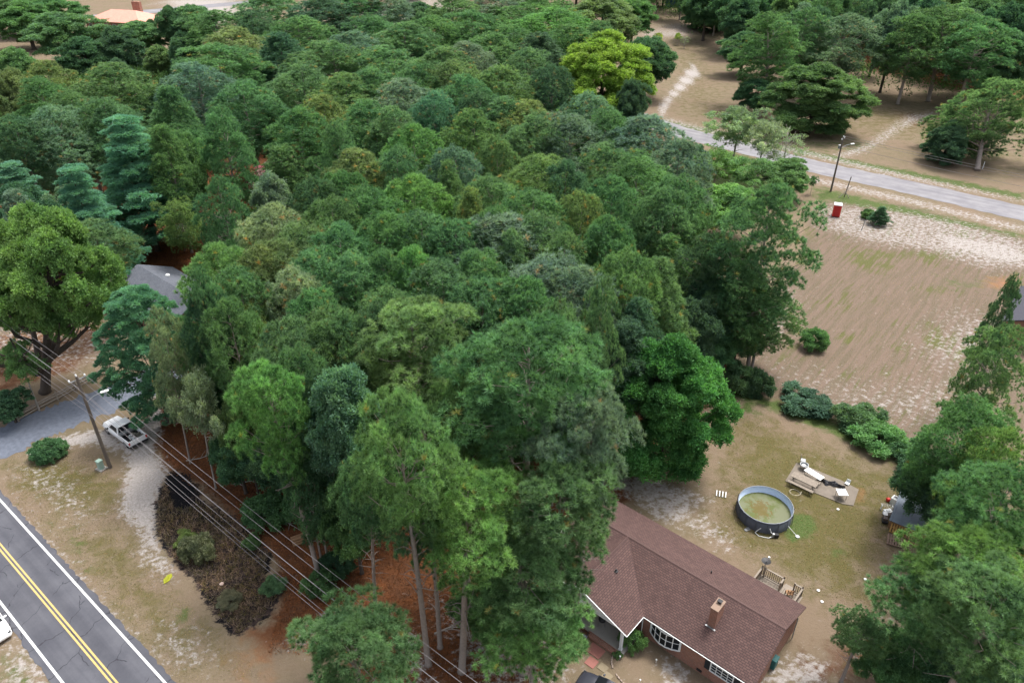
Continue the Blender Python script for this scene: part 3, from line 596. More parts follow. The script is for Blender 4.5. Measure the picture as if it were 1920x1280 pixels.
for a in bushes:
    k = a[3]
    if k == 'cedar': tree(a[0], a[1], a[2], 'wpine', a[4], a[5], None, a[6])
    else: tree(a[0], a[1], a[2], k, a[4], a[5], None, a[6])
# ---- the wood continues between and behind the sighted trees
occ = [t['b'][:2] for t in TREES if t['h'] > 6]; fg = rnd(5)
CLEAR = [U(x, y)[:2] for x, y in ((235,470),(350,455),(380,455),(400,520),(350,590),(240,580))]
def fill(pl, st, hs_, kinds, tints, wd, mind):
    pl = np.array(pl); lo = pl.min(0); hi = pl.max(0); y = lo[1]
    while y < hi[1]:
        x = lo[0]
        while x < hi[0]:
            p = np.array([x+fg.uniform(-.4, .4)*st, y+fg.uniform(-.4, .4)*st]); x += st
            if sdist(p[None], pl)[0] < 0: continue
            if sdist(p[None], CLEAR)[0] > -3: continue
            if min(np.hypot(*(q-p)) for q in occ) < mind: continue
            h = fg.uniform(*hs_); top = np.array([p[0], p[1], h]); z = (top-np.array([0, 0, H])); dz = z@FW
            px = 960+F*z[0]/dz; py = 640-F*(z@UP)/dz
            if px < -60 or px > 1980 or py < -200: continue
            occ.append(p); TREES.append(dict(px=px, py=py, w=fg.uniform(*wd), kind=fg.choice(kinds), tint=fg.choice(tints), h=h, b=np.array([p[0], p[1], 0.]), top=top, label=None, group=None))
        y += st*.9
wood = [U(x, y, 16)[:2] for x, y in ((430,640),(330,420),(100,420),(-60,480),(-60,180),(80,120),(300,110),(500,60),(700,20),(900,0),(1120,60),(1050,200),(1270,330),(1260,480),(1330,640),(1120,720),(900,760),(700,760),(560,700))]
fill(wood, 9.5, (12, 17), ['pine', 'oak', 'cone', 'oak'], 'ggdgw', (6.5, 9), 6.2)
east = [(95,182),(120,170),(150,150),(300,200),(300,480),(40,470),(38,330),(62,300),(70,240)]
fill(east, 16, (17, 24), ['open', 'oak', 'oak', 'pine'], 'dgdwog', (12, 18), 8.5)
north = [(-260,455),(-200,440),(-70,330),(40,330),(40,520),(-300,560)]
fill(north, 25, (15, 22), ['pine', 'oak', 'oak'], 'gdgw', (15, 21), 13)
# ---- labels that point at one tree
LM = [('white pickup', 240, 810), ('grey-roofed house', 300, 530), ('red portable toilet', 1566, 395), ('pool', 1437, 950), ('brown-roofed house', 1300, 1100), ('pink-roofed house', 230, 35), ('yellow-green tree', 1135, 120), ('crepe myrtle', 535, 340), ('vivid green tree', 1260, 760), ('huge central pine', 985, 720), ('yellow-tinged pine', 775, 640), ('tall tiered white pine', 230, 340), ('old oak', 110, 520), ('far street lamp', 1567, 300), ('dark far woods', 1800, 60), ('tall field-corner pine', 1450, 480), ('centre of the wood', 900, 420), ('bright upper pine cluster', 773, 235), ('top photo edge', 700, 5), ('far lawn', 1300, 120), ('left photo edge', 0, 220), ('blue-green broadleaf tree', 640, 760)]
lab = {}
for t in TREES:
    if t['label']: continue
    cx, cy = t['px'], t['py']+30
    nm, lx, ly = min(LM, key=lambda l: (l[1]-cx)**2+((l[2]-cy)*1.4)**2); dx, dy = cx-lx, cy-ly
    if nm == 'centre of the wood' and abs(dx)+abs(dy) < 60: rel = 'at the'
    elif abs(dx) > 1.3*abs(dy): rel = ('just ' if abs(dx) < 70 else '')+('right of the' if dx > 0 else 'left of the')
    else: rel = ('just ' if abs(dy) < 50 else '')+('below the' if dy > 0 else 'above the')
    sz = 'very broad' if t['w'] > 15 else 'broad' if t['w'] > 9.5 else ('slim' if t['w'] < 6.3 else 'mid-sized')
    t['label'] = f"{sz} {TINT[t['tint']][0]} {KIND[t['kind']][1]} {rel} {nm}"; lab.setdefault(t['label'], []).append(t)
ORD = ['nearest', 'second nearest', 'third nearest', 'fourth nearest', 'fifth nearest', 'sixth nearest', 'seventh nearest', 'eighth nearest', 'ninth nearest', 'tenth nearest']
for k, L in lab.items():
    if len(L) > 1:
        L.sort(key=lambda t: t['b'][1]); L = L[:11]+L[11:]
        for i, t in enumerate(L): t['label'] = k+', '+(ORD[i] if i < 10 else f'number {i+1} going back')
GRP = {'pine_tree': 'pines of the wood and yards', 'white_pine_tree': 'blue-green white pines', 'broadleaf_tree': 'broadleaf trees', 'young_tree': 'young thin trees', 'shrub': 'shrubs and bushes', 'oak_tree': 'broadleaf trees'}
tr = rnd(11)
for i, t in enumerate(TREES):
    nm, ph, h0 = KIND[t['kind']]; L = PROTO[t['kind']]; cm, tm, w0, hh = (L[tr.randrange(3)+(3 if t['w'] > 10 else 0)] if t['kind'] == 'pine' else L[tr.randrange(len(L))])
    off = t['top'][:2]-t['b'][:2]; ln = math.hypot(*off); lean = math.atan2(ln, t['h'])
    r = empty(nm, t['b'])
    yaw = tr.uniform(0, 6.28)
    if ln > .05:
        from mathutils import Matrix, Vector
        axv = Vector((-off[1], off[0], 0)).normalized(); r.rotation_euler = (Matrix.Rotation(lean, 4, axv) @ Matrix.Rotation(yaw, 4, 'Z')).to_euler()
    else: r.rotation_euler = (0, 0, yaw)
    sx = t['w']/w0; r.scale = (sx, sx*tr.uniform(.92, 1.08), t['h']/hh)
    tag(r, t['label'], 'tree' if 'shrub' != nm else 'bush', t['group'] or GRP[nm])
    tn = TINT[t['tint']][1]; j = [tr.uniform(.88, 1.12) for _ in range(3)]; v = tr.uniform(.92, 1.1)*FT
    if nm == 'white_pine_tree': v = FT*1.25
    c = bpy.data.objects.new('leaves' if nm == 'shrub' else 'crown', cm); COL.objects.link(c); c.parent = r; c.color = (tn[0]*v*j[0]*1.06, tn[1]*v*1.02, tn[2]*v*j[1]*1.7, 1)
    c = bpy.data.objects.new('stem' if nm == 'shrub' else 'trunk', tm); COL.objects.link(c); c.parent = r
    if t['kind'] == 'oldoak':      # the thick low limbs seen under its crown
        bk = r.location
        for a_, l_, z1_ in ((25, 7.5, 8), (60, 8, 9.5), (100, 6.5, 10), (-20, 6.5, 9), (170, 6.5, 7.5), (215, 6, 8), (-65, 5, 8.5)):
            ca, sa = math.cos(R(a_)), math.sin(R(a_)); q = MB(); P_0 = np.array(bk); pts = [P_0+(0, 0, 2.6), P_0+(ca*l_*.25, sa*l_*.25, 4.2), P_0+(ca*l_*.55-sa*.5, sa*l_*.55+ca*.5, z1_*.66), P_0+(ca*l_*.8, sa*l_*.8, z1_*.85), P_0+(ca*l_, sa*l_, z1_+1.5)]
            q.tube(pts, [.42, .34, .26, .18, .08], 7, False)
            for k in range(4): m_ = pts[2+k % 2]; an = R(a_+(-50 if k < 2 else 50)); q.tube([m_, m_+(math.cos(an)*1.4, math.sin(an)*1.4, .9), m_+(math.cos(an)*2.6, math.sin(an)*2.6, 2.4)], [.12, .08, .03], 5, False)
            lo_ = q.build('limb', M_bark2, r, True); lo_.matrix_parent_inverse = r.matrix_basis.inverted()
    if t['tint'] == 'k':      # flower heads of the crepe myrtle
        rg = np.random.default_rng(3); C0 = unit(rg.normal(size=(90, 3)))*np.array([4.6, 4.6, 5])+np.array([0, 0, 10]); C0[:, 2] = np.maximum(C0[:, 2], 8)
        P, u = lobe_pts(rg, C0, np.full(90, .45), 20, unit(C0-np.array([0, 0, 9]))); T, Ct = blades(rg, P, u, 4, .25, .16, .9, np.ones((len(P), 3)), True)
        mf = tri_mesh('flowers', T, Ct, M_leaf); f = bpy.data.objects.new('flowers', mf); COL.objects.link(f); f.parent = r; f.color = (.42, .16, .22, 1)
# ================================================================== BROWN-ROOFED HOUSE
def brick_mat(name, c1, c2, mortar, bw=.22, bh=.075, ms=.012, off=.5, rough=.9, bump=.3):
    m = bpy.data.materials.new(name); m.use_nodes = True; nt = m.node_tree; b = nt.nodes['Principled BSDF']; b.inputs['Roughness'].default_value = rough; b.inputs['Specular IOR Level'].default_value = .2
    uv = nn(nt, 'TexCoord').outputs['UV']
    t = nn(nt, 'TexBrick', {'Vector': uv, 'Color1': c1, 'Color2': c2, 'Mortar': mortar, 'Scale': 1.0, 'Mortar Size': ms, 'Brick Width': bw, 'Row Height': bh, 'Bias': 0.0}, offset=off)
    P = nn(nt, 'TexCoord').outputs['Object']; nz = noise(nt, P, 1.2, 5); nf = noise(nt, P, 12, 3)
    c = mixc(nt, .6, t.outputs[0], mixc(nt, nz, (.65, .65, .65), (1.35, 1.35, 1.35)), 'MULTIPLY'); c = mixc(nt, .35, c, mixc(nt, nf, (.6, .6, .6), (1.4, 1.4, 1.4)), 'MULTIPLY')
    nt.links.new(c, b.inputs['Base Color'])
    bp = nn(nt, 'Bump', {'Height': t.outputs[1], 'Strength': bump, 'Distance': .02}); bp.invert = True; nt.links.new(bp.outputs[0], b.inputs['Normal']); return m
M_brick = brick_mat('red_brick', (.30, .105, .065), (.20, .075, .05), (.30, .24, .20))
M_shingle = brick_mat('brown_shingle', (.112, .067, .061), (.08, .048, .045), (.05, .033, .031), .30, .17, .022, bump=.4)
M_shg = brick_mat('grey_shingle', (.13, .14, .165), (.10, .11, .135), (.06, .065, .08), .34, .17, .01, bump=.5)
M_wp = mat('white_paint', (.72, .74, .74), .5, var=.06); M_conc = mat('concrete', (.32, .30, .275), .9, var=.2, scale=2)
M_blk = mat('black_metal', (.02, .02, .022), .5); M_glass = mat('window_glass', (.012, .015, .018), .3, spec=.12, var=.3)
M_gal = mat('galvanised_metal', (.27, .28, .29), .4, .6); M_wood = mat('weathered_wood', (.235, .20, .165), .9, var=.35, scale=5); M_wood2 = mat('brown_wood', (.26, .15, .08), .85, var=.3, scale=5)
M_shut = mat('dark_shutter', (.02, .025, .03), .6)
h_rz = R(-41.148); hO = (12.598, 40.252, 0)
house = empty('brick_house', hO, h_rz); tag(house, 'single-storey brick house with long brown shingled roof in the lower right', 'house')
def B(name, m, parent, boxes, bev=0, uv=False):
    mb = MB()
    for q in boxes: mb.box(q[0], q[1], q[2] if len(q) > 2 else 0, bev)
    return mb.build(name, m, parent, uv=uv)
wall = MB(); wall.box((.05, 0, 1.36), (17.7, 8.0, 2.72)); wall.add([(-8.8, -4, 2.72), (-8.8, 4, 2.72), (-8.8, 0, 4.32), (-8.78, -4, 2.72), (-8.78, 4, 2.72), (-8.78, 0, 4.32)], [(0, 2, 1), (3, 4, 5)])
wall.add([(8.9, -4, 2.72), (8.9, 4, 2.72), (8.9, 0, 4.32), (8.88, -4, 2.72), (8.88, 4, 2.72), (8.88, 0, 4.32)], [(0, 1, 2), (3, 5, 4)])
wall.box((-6.4, -5.15, 1.36), (4.0, 2.3, 2.7)); wall.build('wall', M_brick, house, uv=True)
rf = MB()
rf.slab([(9.2, -4.43, 2.7), (9.2, 0, 4.5), (-9.1, 0, 4.5), (-9.1, -4.43, 2.7)], .1)
rf.slab([(-9.1, 4.43, 2.7), (-9.1, 0, 4.5), (9.2, 0, 4.5), (9.2, 4.43, 2.7)], .1)
rf.slab([(.3, -6.7, 2.7), (.3, -4.43, 2.704), (-4.2, 0, 4.505), (-4.2, -6.7, 4.505)], .1)
rf.slab([(-8.7, -4.43, 2.704), (-8.7, -6.7, 2.7), (-4.2, -6.7, 4.505), (-4.2, 0, 4.505)], .1)
rfo = rf.build('roof', M_shingle, house, uv=True)
rc = MB(); rc.tube([(-9.1, 0, 4.44), (9.2, 0, 4.44)], .1, 8); rc.tube([(-4.2, -6.7, 4.525), (-4.2, 0, 4.525)], .05, 6); rc.build('ridge_cap', mat('ridge_shingle', (.10, .062, .057), .9), rfo)
g = MB(); g.box((4.75, -4.49, 2.64), (8.9, .045, .05)); g.box((.335, -5.6, 2.64), (.045, 2.3, .05)); g.build('gutter', M_wp, house)
fa = MB()
for a_, b_ in (((.3, -6.74, 2.6), (-4.2, -6.74, 4.41)), ((-8.7, -6.74, 2.6), (-4.2, -6.74, 4.41)), ((-9.14, -4.43, 2.6), (-9.14, 0, 4.4)), ((-9.14, 4.43, 2.6), (-9.14, 0, 4.4))):
    ax_ = np.array(b_)-np.array(a_); dy = (0, .03, 0) if abs(ax_[0]) > .1 else (.03, 0, 0); A = np.array(a_); Bq = np.array(b_); D = np.array(dy)
    fa.add([A-D, A+D, Bq+D, Bq-D, A-D+(0, 0, .085), A+D+(0, 0, .085), Bq+D+(0, 0, .085), Bq-D+(0, 0, .085)], [(0, 3, 2, 1), (4, 5, 6, 7), (0, 1, 5, 4), (1, 2, 6, 5), (2, 3, 7, 6), (3, 0, 4, 7)])
fa.build('fascia', M_wp, house)
gs = MB(); gs.slab([(-8.3, -6.45, 2.72), (-.1, -6.45, 2.72), (-4.2, -6.45, 4.36)], .06); gs.box((-4.2, -6.42, 2.62), (8.4, .14, .2)); gs.box((-.12, -5.2, 2.62), (.14, 2.5, .2)); gs.build('gable_siding', M_wp, house)
B('porch_floor', M_conc, house, [((-2.1, -5.25, .1), (4.4, 2.55, .2))]); 
B('porch_post', M_wp, house, [((-.28, -6.32, 1.38), (.2, .2, 2.32)), ((-.28, -6.32, .26), (.28, .28, .12)), ((-.28, -6.32, 2.47), (.28, .28, .1))])
B('porch_step', M_brick, house, [((-1.6, -6.75, .06), (2.6, .42, .12)), ((-1.6, -6.55, .1), (2.9, .06, .21))], uv=True)
B('door', M_wp, house, [((-2.3, -4.03, 1.2), (.95, .06, 2.0))])
bw = B('bay_window', M_wp, house, []) if False else None
fm = MB(); N_ = 5; bx0, bx1 = .85, 3.35; arc = []
for i in range(N_+1): t = i/N_; arc.append((bx0+(bx1-bx0)*t, -4.02-.42*math.sin(math.pi*t)))
fm.prism([(bx0-.1, -3.98)]+[(p[0], p[1]-.06) for p in arc]+[(bx1+.1, -3.98)], .88, .98); fm.prism([(bx0-.1, -3.98)]+[(p[0], p[1]-.04) for p in arc]+[(bx1+.1, -3.98)], 2.3, 2.42)
for i, p in enumerate(arc): fm.box((p[0], p[1], 1.64), (.16 if i in (0, N_) else .06, .08, 1.34))
for i in range(N_): fm.tube([(arc[i][0], arc[i][1], 1.64), (arc[i+1][0], arc[i+1][1], 1.64)], .025, 4)
bwf = fm.build('bay_window', M_wp, house); pm = MB()
for i in range(N_): a_, b_ = arc[i], arc[i+1]; pm.add([(a_[0], a_[1], .98), (b_[0], b_[1], .98), (b_[0], b_[1], 2.3), (a_[0], a_[1], 2.3)], [(0, 1, 2, 3)])
pm.build('pane', M_glass, bwf)
def window(x, y, z, wd, ht, parent, nv=2, nh=2, side=-1):
    f = MB(); t = .06
    for xx in (x-wd/2, x+wd/2): f.box((xx, y+side*.03, z), (.09, .08, ht+.09))
    for zz in (z-ht/2, z+ht/2): f.box((x, y+side*.034, zz), (wd+.12, .085, .09))
    for i in range(1, nv): f.box((x-wd/2+wd*i/nv, y+side*.028, z), (.05, .05, ht-.1))
    for i in range(1, nh): f.box((x, y+side*.024, z-ht/2+ht*i/nh), (wd-.1, .04, .035))
    o = f.build('window', M_wp, parent); p = MB(); yy = y+side*.012; p.add([(x-wd/2, yy, z-ht/2), (x+wd/2, yy, z-ht/2), (x+wd/2, yy, z+ht/2), (x-wd/2, yy, z+ht/2)], [(0, 1, 2, 3) if side < 0 else (3, 2, 1, 0)])
    p.build('pane', M_glass, o); return o
window(6.75, -4.0, 1.6, 1.75, 1.15, house, 4, 4)
for x in (5.6, 7.9): B('shutter', M_shut, house, [((x, -4.04, 1.6), (.4, .05, 1.25))], .01)
for x in (2.1, 5.1): B('foundation_vent', M_blk, house, [((x, -4.03, .3), (.42, .06, .2))])
for x in (-5, 1.5): window(x, 4.0, 1.6, 1.2, 1.1, house, 2, 2, 1)
ch = B('chimney', M_brick, house, [((4.76, -1.95, 4.3), (.56, 1.15, 2.0))], uv=True)
B('cap', mat('chimney_mortar', (.24, .17, .13), .9), ch, [((4.76, -1.95, 5.33), (.62, 1.22, .07))]); mb = MB(); mb.tube([(4.76, -1.75, 5.36), (4.76, -1.75, 5.55)], .13, 12); mb.box((4.76, -1.75, 5.58), (.36, .3, .03)); mb.build('flue', M_blk, ch)
B('flashing', M_gal, ch, [((4.76, -2.62, 3.46), (.8, .14, .03))])
mb = MB(); mb.tube([(-3.1, -3.3, 4.0), (-3.1, -3.3, 4.32)], .06, 10); mb.lathe([(.18, 0), (.14, .03), (0, .04)], (-3.1, -3.3, 4.08), 12); mb.build('vent_pipe', M_blk, house)
mb = MB(); mb.tube([(2.5, 1.6, 3.8), (2.5, 1.6, 4.1)], .05, 8); mb.build('vent_pipe', M_blk, house)
mb = MB(); mb.tube([(.4, -4.4, 2.6), (.12, -4.1, 2.3), (.12, -4.1, .2)], .045, 6); mb.build('downspout', M_wp, house)
mb = MB(); mb.tube([(9.1, 3.2, 2.5), (9.1, 3.2, .1)], .045, 6); mb.build('downspout', M_gal, house)
def HW(x, y, z=0):   # house frame to world
    c, s = math.cos(h_rz), math.sin(h_rz); return (hO[0]+x*c-y*s, hO[1]+x*s+y*c, z)
# ---- deck behind the house
deck = empty('wooden_deck', HW(6.4, 5.3), h_rz); tag(deck, 'small weathered wooden deck with railings behind the brown-roofed house', 'deck')
mb = MB()
for i in range(15): mb.box((-1.7+i*.243, .6, .5), (.22, 2.5, .05))
mb.build('floor', M_wood, deck)
def rail(x0, y0, x1, y1, posts=True):
    r_ = MB(); L = math.hypot(x1-x0, y1-y0); a = math.atan2(y1-y0, x1-x0); cx, cy = (x0+x1)/2, (y0+y1)/2
    r_.box((cx, cy, 1.5), (L+.1, .14, .05), a); r_.box((cx, cy, .68), (L, .05, .09), a)
    n = max(2, int(L/.16))
    for i in range(n+1): t = i/n; r_.box((x0+(x1-x0)*t, y0+(y1-y0)*t, 1.08), (.05, .05, .78), a)
    for p in ((x0, y0), (x1, y1)): r_.box((*p, .8), (.11, .11, 1.6), a)
    r_.build('railing', M_wood, deck)
rail(-1.75, -.4, -1.75, 1.75); rail(-1.5, 1.75, .1, 1.75); rail(.1, 1.75, .1, 1.1); rail(1.65, -.3, 1.65, 1.8); rail(1.0, 1.8, 1.65, 1.8)
st = MB()
for i in range(3): st.box((.55, 2.0+.27*i, .38-.15*i), (.85, .26, .05))
st.build('step', M_wood, deck)
mb = MB()
for y in (-.5, 1.7):
    for x in (-1.7, 1.65): mb.box((x, y, .24), (.12, .12, .46))
mb.build('post', M_wood, deck)
def thing(name, loc, rz, label, cat, group=None): return tag(empty(name, loc, rz), label, cat, group)
dsh = thing('satellite_dish', HW(4.72, 7.35), h_rz, 'black satellite dish on a grey pole at the deck corner', 'satellite dish')
mb = MB(); mb.tube([(0, 0, 0), (0, 0, 1.9)], .035, 8); mb.build('pole', M_gal, dsh); mb = MB(); mb.lathe([(0, .0), (.2, .02), (.38, .08), (.39, .085), (.2, .045), (0, .02)], (0, 0, 1.9), 20); mb.build('dish', M_blk, dsh)
mb = MB(); mb.tube([(0, 0, 1.95), (.1, .05, 2.35)], .03, 6); mb.box((.13, .06, 2.42), (.16, .1, .2), .4); mb.build('receiver', M_wp, dsh)
cl = thing('cooler_box', HW(7.45, 5.6, .53), h_rz+.1, 'white cooler box standing on the wooden deck', 'cooler'); B('body', M_wp, cl, [((0, 0, .18), (.62, .4, .36))], .03); B('lid', M_wp, cl, [((0, 0, .4), (.66, .44, .07))], .02)
ckr = thing('deck_chair', HW(7.3, 6.5, .53), h_rz+2.2, 'small brown wooden chair on the wooden deck', 'chair')
B('seat', M_wood2, ckr, [((0, 0, .42), (.5, .5, .05))]); B('backrest', M_wood2, ckr, [((-.24, 0, .8), (.05, .5, .1)), ((-.24, 0, .62), (.05, .5, .08))]+[((-.24, y, .7), (.04, .05, .5)) for y in (-.22, 0, .22)])
for x, y in ((.22, .22), (.22, -.22), (-.22, .22), (-.22, -.22)): B('leg', M_wood2, ckr, [((x, y, .2), (.05, .05, .4))])
# ---- yard by the porch
gr = thing('kettle_grill', HW(-2.6, -5.5, .2), h_rz, 'black covered barbecue grill standing on the porch floor', 'grill')
mb = MB(); mb.lathe([(0, .98), (.2, .93), (.29, .82), (.3, .75), (.28, .62), (.15, .52), (0, .5)], n=20); mb.build('bowl', M_blk, gr, True)
for k in range(3): a = k*2.1; mb = MB(); mb.tube([(.2*math.cos(a), .2*math.sin(a), .6), (.32*math.cos(a), .32*math.sin(a), 0)], .018, 6); mb.build('leg', M_gal, gr)
wk = thing('walking_frame', HW(-2.9, -7.45), h_rz+.3, 'grey folding walker frame with a pale seat beside the porch steps', 'walker')
B('seat', mat('lilac_fabric', (.3, .29, .38), .8), wk, [((0, 0, .5), (.45, .4, .05))], .01); mb = MB()
for y in (-.25, .25): mb.tube([(.3, y, 0), (.22, y, .85), (-.1, y, .9), (-.28, y, 0)], .02, 6)
mb.tube([(.22, -.25, .85), (.22, .25, .85)], .02, 6); mb.build('frame', M_blk, wk)
pt = thing('plant_pot', HW(-4.1, -6.9), 0, 'black round pot at the left end of the porch', 'pot'); mb = MB(); mb.lathe([(0, 0), (.2, 0), (.28, .42), (.3, .42), (.3, .46), (.25, .46), (.23, .3), (0, .3)], n=18); mb.build('pot', M_blk, pt)
M_pav = [mat('red_paver', (.28, .12, .10), .9, var=.2), mat('tan_paver', (.22, .18, .12), .9, var=.2)]
for i, (x, y, wx, wy, k) in enumerate(((-1.7, -7.55, 1.2, .95, 0), (-1.35, -8.55, .8, .8, 0), (-.45, -8.35, .7, .6, 1), (.2, -8.7, .7, .6, 1), (.85, -9.2, .75, .65, 0), (1.9, -9.6, .6, .5, 1), (2.6, -9.9, .6, .5, 0))):
    pv = B('paving_slab', M_pav[k], None, [((x, y, .02), (wx, wy, .05))], .01); pv.location = hO; pv.rotation_euler = (0, 0, h_rz)
    tag(pv, ('large red square slab nearest the porch step', 'second red slab between porch and dark car', 'first tan slab after the two red slabs', 'second tan slab on the path', 'red slab halfway down the path by the dark car', 'pale tan slab towards the bottom edge', 'last small red slab of the path at the bottom edge')[i], 'paving slab', 'paving slabs leading from the porch')
be = thing('garden_edging', HW(2.0, -6.9), h_rz, 'curved red brick edging round the flower bed below the bay window', 'edging'); mb = MB()
for k in range(26):
    a = R(178+k*6.6); 
    if k in (7, 8, 13): continue
    mb.box((2.45*math.cos(a), 1.55*math.sin(a), .05), (.21, .1, .1), a+math.pi/2)
mb.build('bricks', M_brick, be)
sl = thing('solar_light', HW(.1, -6.95), 0, 'little white garden light at the porch corner', 'garden light', 'white garden lights in the flower bed'); mb = MB(); mb.tube([(0, 0, 0), (0, 0, .35)], .012, 6); mb.lathe([(0, .45), (.06, .42), (.07, .36), (0, .34)], n=10); mb.build('lamp', M_wp, sl)
for x, y, l in ((2.3, -7.6, 'little white garden light near the brick edging curve'), (2.3, -5.4, 'little white garden light close to the brick wall')):
    c = sl.copy(); COL.objects.link(c); c.location = HW(x, y); c['label'] = l
    for q in sl.children: d_ = q.copy(); COL.objects.link(d_); d_.parent = c
# ---- vehicles
def wheel(p, x, y, r=.36, wd=.24):
    sd_ = 1 if y > 0 else -1; mb = MB(); mb.tube([(x, y-wd/2, r), (x, y+wd/2, r)], r, 20); t = mb.build('wheel', mat_t, p)
    mb = MB(); mb.tube([(x, y+sd_*wd/2, r), (x, y+sd_*(wd/2+.015), r)], r*.6, 14); mb.build('rim', M_gal, t)
mat_t = mat('tyre_rubber', (.02, .02, .02), .9)
def sec(x, zb, zt, hw, zs=None, k=.82):
    zs = zs or zb+(zt-zb)*.62
    return [(x, -hw*.93, zb), (x, -hw, zb+(zs-zb)*.4), (x, -hw*.99, zs), (x, -hw*k, zt), (x, -hw*.4, zt+.02), (x, hw*.4, zt+.02), (x, hw*k, zt), (x, hw*.99, zs), (x, hw, zb+(zs-zb)*.4), (x, hw*.93, zb)]
def cabin(p, x0, x1, x2, x3, zb, zt, hb, ht, paint, tumble=True):
    """x0..x3: rear base, rear roof, front roof, front base"""
    V = [(x0, -hb, zb), (x3, -hb, zb), (x3, hb, zb), (x0, hb, zb), (x1, -ht, zt), (x2, -ht, zt), (x2, ht, zt), (x1, ht, zt)]
    mb = MB(); mb.loft([[V[0], V[1], V[2], V[3]], [V[4], V[5], V[6], V[7]]]); xm = (x1+x2)/2
    mb.loft([[(x1-.02, -ht-.01, zt-.02), (x2+.02, -ht-.01, zt-.02), (x2+.02, ht+.01, zt-.02), (x1-.02, ht+.01, zt-.02)], [(x1+.03, -ht+.03, zt+.03), (x2-.05, -ht+.03, zt+.03), (x2-.05, ht-.03, zt+.03), (x1+.03, ht-.03, zt+.03)], [(x1+.2, -ht+.2, zt+.055), (x2-.25, -ht+.2, zt+.055), (x2-.25, ht-.2, zt+.055), (x1+.2, ht-.2, zt+.055)]])
    o = mb.build('cab', paint, p); gl = MB(); V = [np.array(v) for v in V]
    def pane(a, b, c, d, ins=.09, splits=1):
        n = np.cross(b-a, d-a); n = n/np.linalg.norm(n)*.006
        for s_ in range(splits):
            u0, u1 = s_/splits, (s_+1)/splits; u0 += ins/splits*.8; u1 -= ins/splits*.8
            q = [(u0, .08), (u1, .08), (u1, .92), (u0, .92)]; P = [(a*(1-u)+b*u)*(1-v)+(d*(1-u)+c*u)*v for u, v in q]
            for sg in (1,): gl.add([p_+n*sg for p_ in P], [(0, 1, 2, 3)])
    pane(V[0], V[1], V[5], V[4], .1, 2 if x3-x0 > 2.2 else 1); pane(V[2], V[3], V[7], V[6], .1, 2 if x3-x0 > 2.2 else 1); pane(V[1], V[2], V[6], V[5], .05); pane(V[3], V[0], V[4], V[7], .07)
    gl.build('glass', M_glass, o); return o
M_wcar = mat('white_car_paint', (.84, .85, .86), .25, var=.03, spec=.5); M_dcar = mat('charcoal_car_paint', (.035, .038, .05), .25, var=.05, spec=.6); M_red = mat('red_plastic', (.5, .03, .025), .4)
tk = thing('pickup_truck', (-40.55, 61.25, 0), R(142), 'white pickup truck with tools in its open bed beside the driveway', 'pickup truck')
mb = MB(); mb.loft([sec(-.6, .42, 1.12, .97), sec(.2, .42, 1.12, .98), sec(1.3, .42, 1.14, .98), sec(2.2, .42, 1.08, .97), sec(2.65, .42, 1.0, .92), sec(2.82, .5, .86, .84)])
for sg in (-1, 1): mb.box((-1.7, sg*.92, .84), (2.25, .12, .62), 0, .03)
mb.box((-2.78, 0, .86), (.09, 1.84, .58), 0, .02); mb.box((-1.7, 0, .6), (2.2, 1.8, .12)); mb.build('body', M_wcar, tk)
cabin(tk, -.62, -.5, .62, 1.35, 1.13, 1.78, .9, .74, M_wcar)
B('bed_liner', M_blk, tk, [((-1.7, 0, .675), (2.1, 1.7, .03))]); B('toolbox', M_gal, tk, [((-.9, 0, 1.12), (.42, 1.86, .2))], .03)
B('bumper', M_blk, tk, [((-2.9, 0, .52), (.14, 1.9, .18))], .02); B('front_bumper', M_gal, tk, [((2.86, 0, .5), (.14, 1.8, .2))], .03)
for sg in (-1, 1): B('tail_light', M_red, tk, [((-2.8, sg*.9, .9), (.08, .16, .34))], .01); B('mirror', M_blk, tk, [((1.05, sg*1.12, 1.2), (.1, .2, .22))], .03); B('headlight', M_glass, tk, [((2.78, sg*.68, .82), (.08, .3, .16))], .01)
B('hood_gap', M_blk, tk, [((1.42, 0, 1.165), (.1, 1.5, .02))])
for x in (-1.85, 1.85):
    for y in (-.86, .86): wheel(tk, x, y, .4)
ld = [('bucket', (-1.7, .2), 'white bucket in the bed of the white pickup', .17, M_wp), ('bucket', (-2.2, .15), 'second white bucket nearest the pickup tailgate', .16, M_wp)]
for n_, (x, y), l, r_, m_ in ld:
    c, s_ = math.cos(R(142)), math.sin(R(142)); o = thing(n_, (-40.55+x*c-y*s_, 61.25+x*s_+y*c, .69), 0, l, 'bucket', 'buckets in the pickup bed'); mb = MB(); mb.lathe([(0, 0), (r_*.85, 0), (r_, .36), (r_*.92, .36), (r_*.8, .04), (0, .04)], n=16); mb.build('bucket_shell', m_, o)
c, s_ = math.cos(R(142)), math.sin(R(142)); o = thing('tool_pile', (-40.55-1.9*c+.3*s_, 61.25-1.9*s_-.3*c, .69), R(142), 'heap of grey and yellow tools in the pickup bed', 'tools'); tr2 = rnd(3); mb = MB()
for k in range(16): mb.box((tr2.uniform(-.6, .5), tr2.uniform(-.45, .25), .05+tr2.uniform(0, .22)), (tr2.uniform(.1, .6), tr2.uniform(.04, .2), tr2.uniform(.03, .15)), tr2.uniform(0, 3))
mb.build('tools', mat('grey_tools', (.16, .15, .12), .7, var=.7, scale=3), o)
